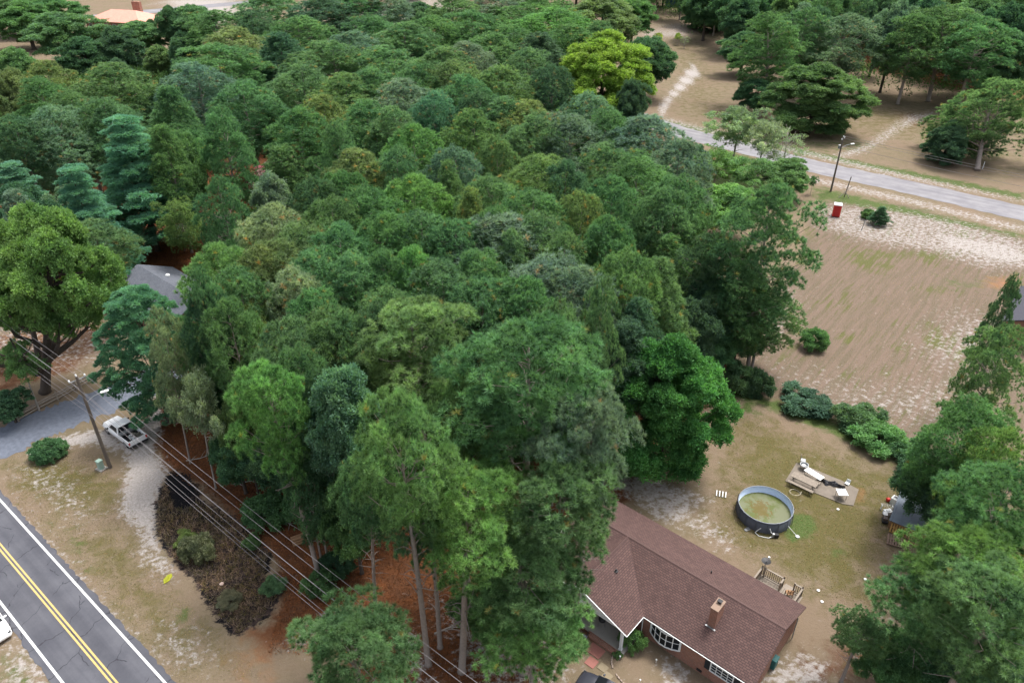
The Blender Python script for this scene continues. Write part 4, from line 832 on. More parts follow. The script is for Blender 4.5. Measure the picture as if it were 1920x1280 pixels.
def car(loc, rz, paint, label):
    t = thing('parked_car', loc, rz, label, 'car'); mb = MB()
    mb.loft([sec(-2.3, .38, .78, .78), sec(-2.15, .3, .95, .86), sec(-1.2, .24, .98, .91), sec(0, .24, .96, .92), sec(1.0, .24, .95, .91), sec(1.7, .25, .86, .88), sec(2.15, .3, .72, .8), sec(2.33, .36, .6, .66)]); mb.build('body', paint, t, True)
    cabin(t, -1.75, -1.2, .2, 1.1, .94, 1.42, .82, .62, paint)
    B('grille', M_blk, t, [((2.27, 0, .52), (.08, .95, .18))], .02); B('number_plate', M_wp, t, [((-2.31, 0, .62), (.02, .5, .12))])
    for sg in (-1, 1): B('headlight', M_glass, t, [((2.12, sg*.63, .68), (.28, .26, .07))], .03, ); B('tail_light', M_red, t, [((-2.24, sg*.66, .75), (.1, .3, .12))], .02); B('mirror', paint, t, [((.75, sg*1.0, 1.0), (.14, .2, .13))], .03)
    for x in (-1.4, 1.42):
        for y in (-.82, .82): wheel(t, x, y, .32, .2)
    return t
car((-40.75, 37.75, 0), math.atan2(-.633, .774), M_wcar, 'white car nose at the left edge beside the road')
car((6.75, 31.75, 0), math.atan2(.55, -.83), M_dcar, 'dark grey car parked in front of the porch at the bottom edge')
br = thing('traffic_barrel', (4.15, 32.2, 0), 0, 'orange barrel with white band beside the dark car', 'barrel'); M_or = mat('orange_plastic', (.65, .16, .02), .5)
mb = MB(); mb.lathe([(.34, 0), (.34, .06), (.28, .08), (.27, .35), (.25, .36), (.24, .7), (.2, .72), (.18, 1.0), (0, 1.02)], n=20); mb.build('body', M_or, br); mb = MB(); mb.lathe([(.285, .2), (.28, .34)], n=20); mb.lathe([(.252, .45), (.246, .62)], n=20); mb.build('white_band', M_wp, br)
# ---- pool and patio
M_pool = mat('pool_wall', (.085, .095, .12), .6, var=.3); M_lin = mat('pool_liner', (.52, .63, .82), .5, var=.08)
pl = thing('swimming_pool', (23.2, 50.0, 0), 0, 'round above-ground pool with green algae water and dark blue wall', 'swimming pool'); PR = 2.42
mb = MB(); mb.lathe([(PR+.05, 0), (PR, 1.2), (PR-.03, 1.2)], n=56); mb.build('wall', M_pool, pl, True)
mb = MB(); mb.lathe([(PR-.03, 1.2), (PR-.09, .3), (0, .28)], n=56); mb.build('liner', M_lin, pl, True)
mb = MB(); mb.tube([(PR*math.cos(a), PR*math.sin(a), 1.22) for a in np.linspace(0, 2*math.pi, 57)], .04, 8, False); mb.build('top_rail', mat('pool_rail', (.22, .24, .28), .5), pl, True)
for k in range(16): a = k*math.pi/8+.2; mb = MB(); mb.tube([((PR+.09)*math.cos(a), (PR+.09)*math.sin(a), 1.2), ((PR+.15)*math.cos(a), (PR+.15)*math.sin(a), 0)], .028, 6); mb.build('upright', M_pool, pl)
wm = bpy.data.materials.new('algae_water'); wm.use_nodes = True; nt = wm.node_tree; b = nt.nodes['Principled BSDF']; b.inputs['Roughness'].default_value = .25; b.inputs['Specular IOR Level'].default_value = .15
P = nn(nt, 'TexCoord').outputs['Object']; n1 = noise(nt, P, .9, 5, .6, .5); n2 = noise(nt, P, 3.2, 6, .7)
dist = nn(nt, 'VectorMath', {0: P, 1: (-.35, .2, 0)}, operation='DISTANCE').outputs[1]
c = mixc(nt, ramp(nt, n1, .38, .6), (.085, .105, .03), (.13, .14, .08)); k = ramp(nt, mth(nt, 'SUBTRACT', mth(nt, 'MULTIPLY', n2, 1.9), mth(nt, 'MULTIPLY', dist, .42)), .42, .56); c = mixc(nt, mth(nt, 'MULTIPLY', k, .75), c, (.11, .075, .018))
nt.links.new(c, b.inputs['Base Color']); mb = MB(); mb.lathe([(PR-.08, .5), (0, .5)], n=56); mb.build('water', wm, pl)
pp = thing('pool_pump', (23.5, 47.15, 0), 0, 'grey filter pump with looping white hoses at the foot of the pool', 'pump')
B('motor', M_blk, pp, [((0, 0, .2), (.4, .3, .4))], .04); mb = MB(); mb.lathe([(0, .5), (.12, .48), (.14, .1), (0, .08)], (-.3, 0, 0), 14); mb.build('filter', M_gal, pp)
for Q in ([(-.1, 0, .25), (-.7, -.15, .06), (-1.5, .1, .05), (-1.75, .5, .1), (-1.4, .55, .45), (-1.3, .5, .6)], [(0, 0, .35), (-.4, .2, .3), (-.55, .35, .7)]): mb = MB(); mb.tube(Q, .035, 6); mb.build('hose', M_wp, pp, True)
sk = thing('skimmer_pole', (24.75, 48.3, 0), 0, 'white pool skimmer net lying against the green grass by the pool', 'skimmer'); mb = MB(); mb.tube([(-.15, .15, .5), (.6, -.95, .06)], .02, 6); mb.build('handle', M_wp, sk); mb = MB(); mb.lathe([(.0, .05), (.19, .04), (.19, .07), (0, .065)], (.68, -1.1, 0), 14); mb.build('net', M_gal, sk)
hs_ = MB(); hs_.tube([(.5*math.cos(a), .5*math.sin(a), .03+.01*k) for k, a in enumerate(np.linspace(0, 6.28, 33))][:32]+[(.5, 0, .05)], .03, 6); o = thing('garden_hose', (26.95, 52.65, 0), 0, 'pale coiled hose ring lying between pool and picnic table', 'hose'); hs_.build('coil', mat('hose_tan', (.4, .36, .27), .6), o, True)
M_slab = mat('patio_concrete', (.17, .145, .12), .95, var=.3, scale=2)
def sheet(name, pts, z, m, t=.06):
    P = [U(x, y)[:2] for x, y in pts]; a2 = sum(P[i][0]*P[(i+1) % len(P)][1]-P[(i+1) % len(P)][0]*P[i][1] for i in range(len(P)))
    if a2 < 0: P = P[::-1]
    mb = MB(); mb.prism([tuple(p) for p in P], z-t, z); o = mb.build(name, m); tag(o, kind='structure'); return o
sheet('patio', [(1472,902),(1493,868),(1502,870),(1580,902),(1610,918),(1600,948),(1580,945),(1530,925)], .06, M_slab)
def table_leg(t, x, y, h, m): mb = MB(); mb.tube([(x, y, 0), (x, y, h)], .016, 6); mb.build('leg', m, t)
for (px, py), rz, L, W_, lab_ in (((1526.5, 888), -.93, 1.83, .74, 'long white folding table behind the picnic table'), ((1579, 922.5), -.93+math.pi/2+.9, .92, .9, 'small square white folding table at the patio end')):
    p = U(px, py, .74); t = thing('folding_table', (p[0], p[1], .06), rz, lab_, 'table', 'white folding tables on the patio'); B('tabletop', M_wp, t, [((0, 0, .7), (L, W_, .045))], .015)
    for x in (-1, 1):
        for y in (-1, 1): table_leg(t, x*(L/2-.12), y*(W_/2-.08), .69, M_blk)
p = U(1507, 905, .4); pc = thing('picnic_table', (p[0], p[1], .06), -.72, 'long weathered grey picnic table with attached benches', 'picnic table')
B('tabletop', M_wood, pc, [((0, -.32+.16*i, .76), (2.5, .145, .045)) for i in range(5)]); 
for y in (-.78, .78): B('bench', M_wood, pc, [((0, y-.08, .45), (2.5, .145, .045)), ((0, y+.08, .45), (2.5, .145, .045))])
for x in (-.95, .95):
    mb = MB()
    for sg in (-1, 1): mb.tube([(x, sg*.25, .73), (x, sg*.72, 0)], .05, 4)
    mb.box((x, 0, .4), (.06, 1.8, .1)); mb.box((x, 0, .71), (.06, .75, .08)); mb.build('leg', M_wood, pc)
p = U(1506, 879); fb = thing('fire_pit', (p[0], p[1], .06), 0, 'round metal fire pit between picnic table and long folding table', 'fire pit'); mb = MB(); mb.lathe([(0, .3), (.36, .45), (.42, .5), (.42, .55), (.35, .55), (.25, .4), (0, .36)], n=20)
mb.build('bowl', M_gal, fb)
for k in range(3): a = k*2.1+.3; mb = MB(); mb.tube([(.3*math.cos(a), .3*math.sin(a), .4), (.36*math.cos(a), .36*math.sin(a), 0)], .02, 6); mb.build('leg', M_blk, fb)
p = U(1504, 869); ckr2 = thing('patio_chair', (p[0], p[1], .06), 1.2, 'grey metal chair behind the fire pit on the patio', 'chair'); B('seat', M_gal, ckr2, [((0, 0, .42), (.5, .5, .03))], .01); B('backrest', M_wood, ckr2, [((0, .25, .75), (.5, .03, .5))], .01)
for x in (-.22, .22):
    for y in (-.22, .22): table_leg(ckr2, x, y, .42, M_blk)
tp = thing('tarp_heap', tuple(np.append(U(1557, 908)[:2], .06)), -.5, 'crumpled black tarp heaped along the patio between the two white tables', 'tarp'); rg = np.random.default_rng(4); mb = MB()
for k in range(26):
    x = -1.3+2.6*k/25; V = [(x, -.28*math.sin(math.pi*(k+.6)/26.5)-.02, 0)]
    if k == 0: rows = []
    rows.append([(x, yy*(.32+.12*math.sin(k*.9))*math.sin(math.pi*(k+.7)/26.5)+.1*math.sin(k*.5), max(.0, .3*(1-yy*yy)+rg.uniform(-.08, .08))) for yy in np.linspace(-1, 1, 9)])
for k in range(25):
    for j in range(8): q = [rows[k][j], rows[k+1][j], rows[k+1][j+1], rows[k][j+1]]; mb.add(q, [(0, 1, 2, 3)])
mb.build('tarp', mat('black_plastic', (.03, .03, .035), .35, var=.5, scale=8, spec=.5), tp)
def clutter(name, px, py, label, cat, parts, z=0, rz=0):
    p = U(px, py); t = thing(name, (p[0], p[1], z), rz, label, cat)
    for n_, m_, bx in parts: B(n_, m_, t, bx, .02)
    return t
clutter('lounge_chair', 1352, 927, 'white slatted lounge chair lying flat left of the pool', 'lounge chair', [('slats', M_wp, [((i*.28-.42, 0, .12), (.09, .8, .03)) for i in range(4)]), ('frame', M_gal, [((0, -.3, .08), (1.0, .04, .05)), ((0, .3, .08), (1.0, .04, .05))])], rz=-.3)
clutter('wood_scrap', 1401, 993, 'small grey piece of scrap lying left below the pool', 'scrap', [('board', M_gal, [((0, 0, .06), (.55, .3, .05)), ((.1, .15, .1), (.3, .1, .05))])], rz=.4)
clutter('plastic_chair', 1588, 908, 'small tipped white plastic chair at the far patio edge', 'chair', [('seat', M_wp, [((0, 0, .2), (.45, .4, .04))]), ('backrest', M_wp, [((.22, 0, .35), (.05, .4, .35))]), ('leg', M_wp, [((-.2, -.15, .1), (.04, .04, .2))]), ('leg', M_wp, [((-.2, .15, .1), (.04, .04, .2))])], rz=.8)
# ---- shed, pallets and junk by the oak
M_tin = mat('shed_tin', (.13, .155, .19), .7, 0, var=.3, scale=1.2)
sh = thing('garden_shed', (37.5, 49.0, 0), R(-35.4), 'low shed with blue-grey flat roof half hidden under the dark oak', 'shed'); mb = MB()
mb.slab([(-2.6, -2.75, 1.0), (2.6, -2.75, 1.0), (2.6, 2.75, 1.2), (-2.6, 2.75, 1.2)], .06)
for i in range(8): x = -2.4+i*.68; mb.add([(x-.02, -2.75, 1.003), (x+.02, -2.75, 1.003), (x+.02, 2.75, 1.203), (x-.02, 2.75, 1.203), (x, -2.75, 1.03), (x, 2.75, 1.23)], [(0, 4, 5, 3), (4, 1, 2, 5)])
mb.build('roof', M_tin, sh)
B('wall', M_wood2, sh, [((0, -2.6, .46), (5.0, .08, .9)), ((0, 2.6, .53), (5.0, .08, 1.06)), ((-2.5, 0, .46), (.08, 5.1, .9)), ((2.5, 0, .46), (.08, 5.1, .9))])
def pallet(loc, rx, label, m):
    o = empty('wooden_pallet', loc, rx=rx); tag(o, label, 'pallet', 'wooden pallets against the shed')
    B('deck_boards', m, o, [((-.54+i*.216, 0, .13), (.12, 1.0, .02)) for i in range(6)]+[((-.54+i*.36, 0, .0), (.11, 1.0, .02)) for i in range(4)]); B('stringers', m, o, [((0, y, .065), (1.2, .05, .1)) for y in (-.47, 0, .47)]); return o
pallet((*U(1683,992,.45)[:2], .45), (R(30), 0, R(-32)), 'yellow-brown wooden pallet leaning on the shed, upper of the two', mat('yellow_pallet_wood', (.34, .19, .06), .85, var=.3))
pallet((*U(1677,1014,.25)[:2], .28), (R(22), 0, R(-24)), 'grey-brown wooden pallet lowest in the pile, nearest the camera', mat('grey_pallet_wood', (.21, .14, .11), .85, var=.3))
pallet((*U(1703,1000,.4)[:2], .4), (R(35), 0, R(-32)), 'third pallet behind the two leaning ones', M_wood2)
clutter('timber_beam', 1712, 1020, 'long brown timber beam lying right of the pallets', 'beam', [('beam', M_wood2, [((0, 0, .08), (2.2, .16, .16))])], rz=-.55)
clutter('red_board', 1710, 1003, 'dark red board leaning beside the pallets', 'board', [('board', mat('dark_red_paint', (.16, .03, .03), .7), [((0, 0, .5), (.35, 1.0, .5))])], rz=.2)
clutter('washing_machine', 1676, 943, 'white open appliance at the top of the junk pile', 'appliance', [('body', M_wp, [((0, 0, .35), (.6, .6, .7))]), ('lid', M_gal, [((0, 0, .72), (.45, .45, .05))]), ('tub', M_blk, [((.0, .0, .76), (.25, .3, .03))])], rz=.7)
clutter('plastic_tub', 1663, 964, 'white plastic tub in the middle of the junk pile', 'tub', [('tub', M_wp, [((0, 0, .25), (.7, .5, .5))]), ('contents', M_gal, [((0, 0, .52), (.4, .3, .05))])], rz=.2)
clutter('garden_mower', 1658, 978, 'dark grey mower at the lower end of the junk pile', 'mower', [('deck', M_blk, [((0, 0, .2), (.7, .5, .2))]), ('engine', mat('brown_engine', (.09, .07, .06), .7), [((0, 0, .42), (.4, .4, .25))]), ('handle', M_gal, [((.6, .0, .5), (.5, .4, .03))])], rz=1.2)
clutter('red_box', 1668, 941, 'red crate at the top left of the junk pile', 'crate', [('crate', M_red, [((-.1, .15, .2), (.3, .3, .3)), ((-.1, .15, .37), (.22, .2, .04))])], rz=.2)
clutter('metal_rack', 1661, 956, 'white wire rack lying across the junk pile', 'rack', [('rack', M_wp, [((0, -.2+.1*i, .6), (1.0, .02, .02)) for i in range(5)]+[((x, 0, .6), (.02, .5, .02)) for x in (-.5, 0, .5)]), ('foot', M_wp, [((x, 0, .3), (.04, .3, .6)) for x in (-.45, .45)])], rz=-.2)
bn_ = thing('rubbish_bin', (*U(1447, 1248)[:2], 0), h_rz, 'teal wheeled rubbish bin beside the right end of the brown-roofed house', 'rubbish bin'); M_teal = mat('teal_plastic', (.02, .10, .10), .5)
B('body', M_teal, bn_, [((0, 0, .5), (.55, .6, .95))], .05); B('lid', M_teal, bn_, [((0, 0, 1.02), (.62, .68, .08))], .03)
for y_ in (-.25, .25): mb = MB(); mb.tube([(-.3, y_-.04, .1), (-.3, y_+.04, .1)], .1, 10); mb.build('wheel', mat_t, bn_)
for i, (x, y) in enumerate(((1534, 1107), (1541, 1128), (1622, 1086), (1571, 955))):
    mb = MB(); mb.lathe([(0, .0), (.11, .02), (.13, .08), (0, .12)], n=7); o = mb.build('plastic_scrap', M_wp); o.location = (*U(x, y)[:2], 0); tag(o, ('white scrap on the lawn behind the deck', 'second white scrap nearer the deck corner', 'white scrap on the lawn below the oak', 'white scrap on the lawn below the small table')[i], 'litter', 'white scraps on the lawn')
# ================================================================== POLES, LINES, STREET THINGS
M_pole = mat('pole_wood', (.12, .10, .085), .95, var=.3, scale=3)
def pole(loc, h, rz, label, lamp=None, arms=True, xf=False, group='utility poles'):
    t = thing('utility_pole', loc, rz, label, 'utility pole', group); mb = MB(); mb.tube([(0, 0, 0), (0, 0, h)], [.19, .12], 12); mb.build('pole', M_pole, t)
    if arms:
        mb = MB(); mb.tube([(0, -.75, h-.35), (0, .75, h-.35)], .05, 6); mb.build('crossarm', M_gal, t)
        for y, z in ((-.7, h-.3), (.7, h-.3), (0, h)): mb = MB(); mb.lathe([(0, 0), (.06, 0), (.09, .08), (.05, .12), (.09, .18), (.03, .26), (0, .28)], (0, y, z), 10); mb.build('insulator', M_wp, t)
    if xf: mb = MB(); mb.lathe([(0, 0), (.22, .03), (.24, .7), (0, .78)], (-.32, 0, h-2.2), 14); mb.build('transformer', M_gal, t)
    if lamp:
        a, lh, ln = lamp; ca, sa = math.cos(a), math.sin(a); mb = MB(); mb.tube([(0, 0, lh), (ca*ln*.5, sa*ln*.5, lh+.45), (ca*ln, sa*ln, lh+.6)], .04, 6); ar = mb.build('lamp_arm', M_gal, t)
        mb = MB(); mb.box((0, 0, 0), (.75, .3, .16), 0, .06); o = mb.build('lamp_head', M_wp, ar); o.location = (ca*(ln+.25), sa*(ln+.25), lh+.6); o.rotation_euler = (0, 0, a)
    return t
P0 = np.array([-39.95, 56.35, 0]); rz0 = math.atan2(rd[1], rd[0]); rd3 = np.array([rd[0], rd[1], 0])
pole(P0, 11, rz0, 'wooden power pole with street lamp beside the white pickup', (R(75), 8.0, 1.5))
P1 = P0+rd3*62; P2 = P0-rd3*58
pole(P1, 11, rz0, 'next power pole along the near road towards the camera'); pole(P2, 11, rz0, 'power pole further along the near road behind the old oak')
M_wire = mat('wire', (.20, .19, .20), .5, var=.05); rn3 = np.array([rn[0], rn[1], 0])
wl = [(-.7, 10.9, .9, 'outer high wire on the road side'), (.7, 10.9, .9, 'outer high wire on the wood side'), (0, 11.2, .9, 'top wire on the pole tip'), (.12, 9.2, 1.0, 'neutral wire below the crossarm'), (-.15, 8.9, 1.3, 'wire just below the neutral wire'), (-.15, 6.9, 1.2, 'lowest cable attached half way down the pole'), (.12, 7.2, 1.5, 'cable just above the lowest cable')]
for off, z, sag, l in wl:
    mb = MB(); pts = []
    for A, Bp in ((P2, P0), (P0, P1)):
        for i in range(21):
            t = i/20
            if A is P0 and i == 0: continue
            q = A+(Bp-A)*t+rn3*off; pts.append((q[0], q[1], z-sag*4*t*(1-t)))
    mb.tube(pts, .014, 5); o = mb.build('power_line', M_wire); tag(o, l+' along the near road', 'power line', 'power lines along the near road')
fd = np.array([.765, -.644, 0]); Q0 = np.array([59.3, 132.6, 0]); q0 = math.atan2(fd[1], fd[0])
pole(Q0, 10.2, q0, 'dark pole with curved street lamp beside the far road', (R(55), 8.2, 2.0), True, True)
Q1 = Q0+fd*72; pole(Q1, 10.2, q0, 'next pole along the far road to the right')
for off, z, l in ((-.7, 10.2, 'near-side wire along the far road'), (.7, 10.2, 'far-side wire along the far road'), (0, 8.6, 'lower cable along the far road')):
    mb = MB(); mb.tube([tuple(Q0+(Q1-Q0)*t+np.array([0, 0, z-3.2*t*(1-t)])+np.array([-fd[1], fd[0], 0])*off) for t in np.linspace(0, 1, 16)], .022, 5); o = mb.build('power_line', M_wire); tag(o, l, 'power line', 'power lines along the far road')
pole((42.1, 304.6, 0), 8, 0, 'slim grey lamp pole on the far lawn near the top', (0, 7.4, 1.2), False); pole((-160.9, 345, 0), 9, 0, 'utility pole behind the pink-roofed house', None, False)
tb = thing('transformer_box', (-40.75, 56.2, 0), rz0+.2, 'pale green utility cabinet at the foot of the power pole', 'utility cabinet'); M_gn = mat('pale_green_metal', (.30, .42, .36), .5, var=.1)
B('cabinet', M_gn, tb, [((0, 0, .5), (.5, .45, 1.0))], .03); B('lid', M_gn, tb, [((0, 0, 1.03), (.55, .5, .07))], .02); B('base', M_conc, tb, [((0, 0, .04), (.9, .8, .08))])
tl = thing('portable_toilet', (55.9, 120.9, 0), R(-20), 'red portable toilet with white roof beside the dry field', 'portable toilet')
B('cabin', M_red, tl, [((0, 0, 1.05), (1.25, 1.25, 2.0))], .05); B('roof', M_wp, tl, [((0, 0, 2.15), (1.32, 1.32, .16))], .05); B('door', mat('dark_red_plastic', (.36, .02, .02), .4), tl, [((0, -.64, 1.05), (.8, .04, 1.8))], .01); B('base', M_blk, tl, [((0, 0, .05), (1.3, 1.3, .1))]); mb = MB(); mb.tube([(.4, .4, 2.2), (.4, .4, 2.45)], .06, 8); mb.build('vent_pipe', M_gal, tl)
def stake(px, py, h, lean, label, m=M_dead, r=.06): mb = MB(); mb.tube([(0, 0, 0), (lean*h, 0, h)], [r, r*.8], 6); o = mb.build('wooden_post', m); o.location = (*U(px, py)[:2], 0); tag(o, label, 'post', 'wooden posts near the portable toilet')
stake(1583, 369, 3.8, .1, 'tall dark leaning post right of the far street lamp', M_pole, .1); stake(1572, 371, 2.2, .9, 'pale post leaning low behind the red toilet'); stake(1615, 432, 1.7, .12, 'short white-topped stake in the sandy strip', M_gal); stake(1842, 317, 1.5, 0, 'small white post beyond the far road', M_wp, .07); stake(1592, 372, 1.4, -.8, 'short grey brace against the tall leaning post')
# ---- split rail fence, firewood, fallen wood
fn = thing('rail_fence', (*U(120, 748)[:2], 0), 0, 'old low split rail fence along the gravel driveway', 'fence'); f0 = U(36, 790)[:2]; f1 = U(210, 697)[:2]; o0 = U(120, 748)[:2]; rg_ = rnd(8)
for k in range(4):
    for i in range(5):
        a = f0+(f1-f0)*i/5-o0; b_ = f0+(f1-f0)*(i+1)/5-o0; j = .12 if i % 2 else -.12; off = k*.18 if k < 3 else 1.0
        nn_ = np.array([-(b_-a)[1], (b_-a)[0]])/np.linalg.norm(b_-a); zz = (.35, .7, 1.0, .12)[k]
        mb = MB(); mb.tube([(*(a+nn_*(j*.4+(off if k == 3 else 0))-(b_-a)*.04), zz+rg_.uniform(-.03, .03)), (*(b_+nn_*(-j*.4+(off if k == 3 else 0))+(b_-a)*.04), zz+rg_.uniform(-.03, .03))], [.085, .075], 6); mb.build('rail', M_wood, fn)
for i in range(6): a = f0+(f1-f0)*i/5-o0; mb = MB(); mb.tube([(*a, 0), (*a, 1.25)], [.1, .09], 7); mb.build('post', M_wood, fn)
lp = thing('log_pile', (*U(561, 1015)[:2], 0), .5, 'small stack of cut logs on the pine straw behind the leaning trunk', 'log pile')
for i in range(9): y = (i % 4)*.22-.33; z = .12+.2*(i//4); mb = MB(); mb.tube([(-.6, y+.1*(i//4), z), (.55+.1*math.sin(i), y+.1*(i//4), z)], .11, 8); mb.build('log', M_wood2, lp)
FB = [(375, 858, 2.6, .4, 'broken stump wood right of the pickup under the thin pale pine'), (540, 982, 3.0, -.5, 'fallen grey branch on straw left of the log pile'), (460, 905, 2.2, .2, 'fallen twig on straw at the wood edge'), (600, 1170, 2.4, 1.0, 'fallen branch on the sandy patch under the wires'), (1180, 905, 3, 2.0, 'fallen branch at the foot of the vivid green tree'), (845, 1180, 2.6, .3, 'fallen branch between the two right bare trunks')]
for px, py, L, a, l in FB:
    mb = MB(); rr = rnd(l); mb.tube([(-L/2, 0, .06), (0, rr.uniform(-.2, .2), .1), (L/2, rr.uniform(-.3, .3), .07)], [.07, .05, .02], 5)
    for k in range(5): x = rr.uniform(-L/3, L/2); mb.tube([(x, 0, .1), (x+rr.uniform(.2, .6), rr.uniform(-.8, .8), rr.uniform(.05, .4))], [.03, .01], 4)
    o = mb.build('fallen_branch', M_dead); o.location = (*U(px, py)[:2], 0); o.rotation_euler = (0, 0, a); tag(o, l, 'branch', 'fallen branches on the ground')
yb = MB(); yb.prism([(.05, -.5), (.3, -.1), (.28, .4), (.05, .62), (-.2, .4), (-.26, -.1)], .02, .07); yb.box((0, .05, .09), (.12, .5, .06), .1); o = yb.build('plastic_bag', mat('yellow_plastic', (.26, .27, .015), .5, var=.2)); o.location = (*U(313, 1086)[:2], 0); o.rotation_euler = (0, 0, -.2); tag(o, 'yellow plastic bag lying flat on the grass beside the burnt patch', 'bag')
mb = MB(); mb.lathe([(0, 0), (.17, .02), (.19, .1), (0, .16)], n=9); o = mb.build('stone', mat('pale_stone', (.5, .38, .32), .9)); o.location = (*U(416, 1095)[:2], 0); tag(o, 'pale round stone in the burnt patch', 'stone')
# ================================================================== OTHER BUILDINGS
def gable_house(name, loc, rz, L, hw, ze, zr, mr, mw, label, hip=0, cat='house', extra=None):
    t = thing(name, loc, rz, label, cat); r_ = MB(); l = L/2
    if hip:
        r_.slab([(l, -hw, ze), (l-hip, 0, zr), (-l+hip, 0, zr), (-l, -hw, ze)], .12); r_.slab([(-l, hw, ze), (-l+hip, 0, zr), (l-hip, 0, zr), (l, hw, ze)], .12); r_.slab([(-l, -hw, ze), (-l+hip, 0, zr), (-l, hw, ze)], .12); r_.slab([(l, hw, ze), (l-hip, 0, zr), (l, -hw, ze)], .12)
    else: r_.slab([(l, -hw, ze), (l, 0, zr), (-l, 0, zr), (-l, -hw, ze)], .12); r_.slab([(-l, hw, ze), (-l, 0, zr), (l, 0, zr), (l, hw, ze)], .12)
    r_.build('roof', mr, t, uv=True); q = .5
    wl_ = MB(); wl_.box((0, 0, ze/2-.05), (L-2*q, 2*(hw-q), ze-.1))
    if not hip:
        for s_ in (-1, 1): wl_.prism([(s_*(l-q)-.02, -hw+q), (s_*(l-q)+.02, -hw+q), (s_*(l-q)+.02, hw-q), (s_*(l-q)-.02, hw-q)], ze-.1, ze-.08); wl_.add([(s_*(l-q), -hw+q, ze-.1), (s_*(l-q), hw-q, ze-.1), (s_*(l-q), 0, zr-.35), (s_*(l-q-.05), -hw+q, ze-.1), (s_*(l-q-.05), hw-q, ze-.1), (s_*(l-q-.05), 0, zr-.35)], [(0, 1, 2), (5, 4, 3)])
    wl_.build('wall', mw, t, uv=True)
    for x in np.arange(-l+2.5, l-1.5, 3.6): window(x, -hw+q, ze*.52, 1.3, 1.2, t)
    return t
gh = gable_house('house', (-45.2, 86.8, 0), R(-40.5), 15.5, 4.6, 2.9, 5.0, M_shg, M_brick, 'house with plain grey roof hidden among pines at left')
mb = MB(); mb.lathe([(.0, .32), (.22, .3), (.3, .2), (.28, .0)], (-2.6, 1.5, 4.3), 14); mb.build('roof_vent', M_wp, gh)
M_pink = brick_mat('salmon_shingle', (.62, .30, .23), (.56, .27, .21), (.5, .24, .2), .5, .25, .01, bump=.2)
ph_ = gable_house('house', (-148.5, 309, 0), R(-16), 25, 8, 3.0, 6.2, M_pink, M_brick, 'low brick house with salmon pink roof at the top left', 7)
B('chimney', M_brick, ph_, [((1.5, 6, 4.2), (3.4, 1.4, 8.4))], uv=True)
dr_ = gable_house('house', (68.5, 81.5, 0), R(50), 12, 5, 3.0, 5.0, mat('dark_roof', (.05, .05, .065), .8), M_brick, 'dark-roofed building at the right edge behind pines')
gable_house('house', (-232, 262, 0), R(10), 24, 7, 3, 5.5, M_pink, M_brick, 'second pink-roofed house almost hidden at the left edge')
gable_house('house', (-12, 402, 0), R(5), 26, 9, 3, 5.5, mat('pale_roof', (.34, .37, .40), .7), M_brick, 'pale grey-roofed house at the top edge above the wood')
ct = thing('shipping_container', (75.5, 362, 0), R(-4), 'blue metal container at the top edge beyond the lawn', 'container'); M_blue = mat('blue_paint', (.03, .11, .30), .5, var=.2); B('body', M_blue, ct, [((0, 0, 1.6), (14, 5, 3.2))], .05); B('rib', M_blue, ct, [((-6.5+i*1.0, -2.55, 1.6), (.3, .1, 2.9)) for i in range(14)]); B('roof', M_conc, ct, [((1.5, 0, 3.35), (18, 6, .2))])
bs = thing('garden_shed', (87, 361, 0), R(-4), 'brown shed right of the blue container at the top edge', 'shed'); B('wall', M_wood2, bs, [((0, 0, 1.5), (6, 5, 3))]); B('roof', M_blk, bs, [((0, 0, 3.15), (6.8, 6, .25))]); B('door', M_wp, bs, [((-2, -2.53, 1.2), (1, .06, 2.2))])
# ================================================================== GROUND COVER (nobody could count it)
def scatter(name, n, polys, cols, ht, wd, k, spread, up=1.0, seed=1, label=None):
    rg = np.random.default_rng(seed); PT = []; CO = []
    for pl_, fr_ in polys:
        pl_ = np.array(poly(pl_)); lo, hi = pl_.min(0), pl_.max(0); m = int(n*fr_); q = rg.uniform(lo, hi, (m*4, 2)); q = q[sdist(q, pl_) > 0][:m]
        PT.append(q)
    q = np.concatenate(PT); P = np.concatenate([q, np.zeros((len(q), 1))], 1); c = np.array(cols)[rg.integers(0, len(cols), len(q))]*rg.uniform(.75, 1.25, (len(q), 1))
    T, Ct = blades(rg, P, np.tile([0, 0, up], (len(P), 1)), k, ht, wd, spread, c); T[:, :, 2] = np.maximum(T[:, :, 2], .005)
    o = bpy.data.objects.new(name, tri_mesh(name, T, Ct, M_leaf)); COL.objects.link(o); tag(o, kind='stuff', label=label, cat='ground cover'); return o
YARD = [(1370,760),(1560,840),(1720,900),(1640,1150),(1520,1110),(1330,1000),(1360,850)]; FIELD = [(1405,690),(1440,600),(1500,470),(1560,395),(1700,405),(1930,470),(1930,700),(1800,850),(1740,850),(1620,800),(1560,765),(1470,735)]; VERGE = [(10,870),(200,850),(250,960),(330,1110),(500,1270),(340,1280),(160,1080),(20,940)]
BURN = [(325,950),(350,955),(368,940),(445,978),(505,1042),(495,1075),(520,1118),(500,1150),(445,1188),(410,1155),(383,1110),(360,1075),(325,1045),(298,1000),(297,945),(312,905)]
scatter('grass', 26000, [(YARD, .25), (FIELD, .5), (VERGE, .25)], [(.28, .21, .12), (.24, .19, .10), (.19, .19, .07), (.32, .25, .18)], .09, .035, 3, .8, seed=2, label='short dry grass over the yard, verge and field')
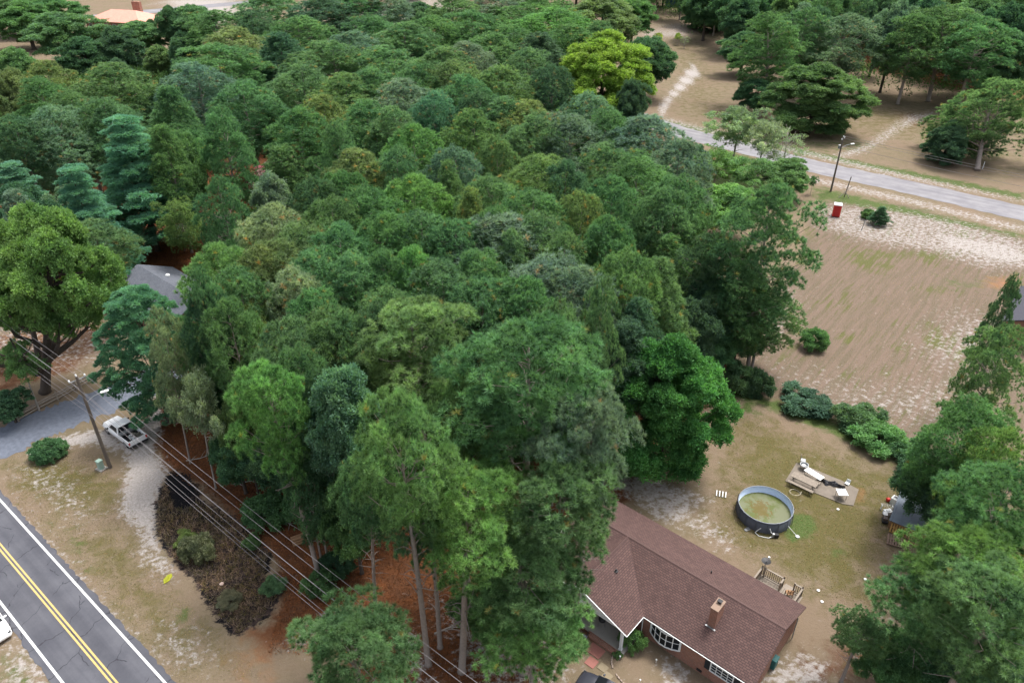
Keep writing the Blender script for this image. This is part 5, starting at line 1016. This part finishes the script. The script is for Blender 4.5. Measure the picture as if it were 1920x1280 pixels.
scatter('burnt_brush', 5500, [(BURN, 1.)], [(.03, .027, .027), (.16, .11, .09), (.26, .19, .15), (.34, .26, .22), (.18, .15, .06)], .45, .045, 3, 1.6, .6, seed=4, label='scorched twigs and brush covering the burnt patch')
scatter('pine_straw', 40000, [([(300,775),(312,878),(445,975),(515,1045),(530,1120),(500,1225),(640,1230),(700,1290),(1000,1290),(1080,1190),(1085,960),(700,900),(420,760)], .8), ([(235,500),(260,455),(330,445),(420,430),(430,500)], .2)], [(.26, .10, .04), (.17, .075, .035), (.10, .05, .03)], .18, .04, 3, 2.0, .3, seed=5, label='orange pine straw lying under the wood')
rgu = np.random.default_rng(9)
def undergrowth(name, pl_, n, label, hmax=3.5, w_=1.6, cols=((.05, .105, .04), (.07, .13, .045), (.045, .085, .035))):
    pl_ = np.array(pl_); lo, hi = pl_.min(0), pl_.max(0); q = rgu.uniform(lo, hi, (n*3, 2)); q = q[sdist(q, pl_) > 1][:n]; m = len(q)
    C = np.concatenate([q, rgu.uniform(.3, hmax, (m, 1))], 1); r = w_*rgu.uniform(.6, 1.3, m); P, u = lobe_pts(rgu, C, r, 26, np.tile([0, 0, 1.], (m, 1)))
    ct = np.repeat(np.array(cols)[rgu.integers(0, len(cols), m)]*FT*rgu.uniform(.7, 1.3, (m, 1)), 26, 0); T, Ct = blades(rgu, P, u+np.array([0, 0, .4]), 4, .42, .30, .9, ct, True)
    o = bpy.data.objects.new(name, tri_mesh(name, T, Ct, M_leaf)); COL.objects.link(o); tag(o, label, 'undergrowth', kind='stuff')
undergrowth('undergrowth', [U(x, y)[:2] for x, y in ((430,830),(380,700),(340,600),(430,540),(470,400),(640,300),(900,210),(1200,260),(1330,420),(1340,640),(1200,800),(1080,860),(900,980),(700,960),(560,900))], 3400, 'dark leafy undergrowth on the shaded floor of the wood')
undergrowth('undergrowth', [U(x, y)[:2] for x, y in ((-200,420),(-60,200),(300,130),(700,110),(1010,140),(900,210),(640,300),(500,290),(330,290),(100,330))], 2600, 'dark scrub between the far trees at upper left', 4, 3.0)
undergrowth('undergrowth', [(100,186),(125,182),(160,165),(320,215),(320,470),(60,460),(58,330),(76,260)], 2600, 'dark scrub under the far woods at the upper right', 5, 4.0)
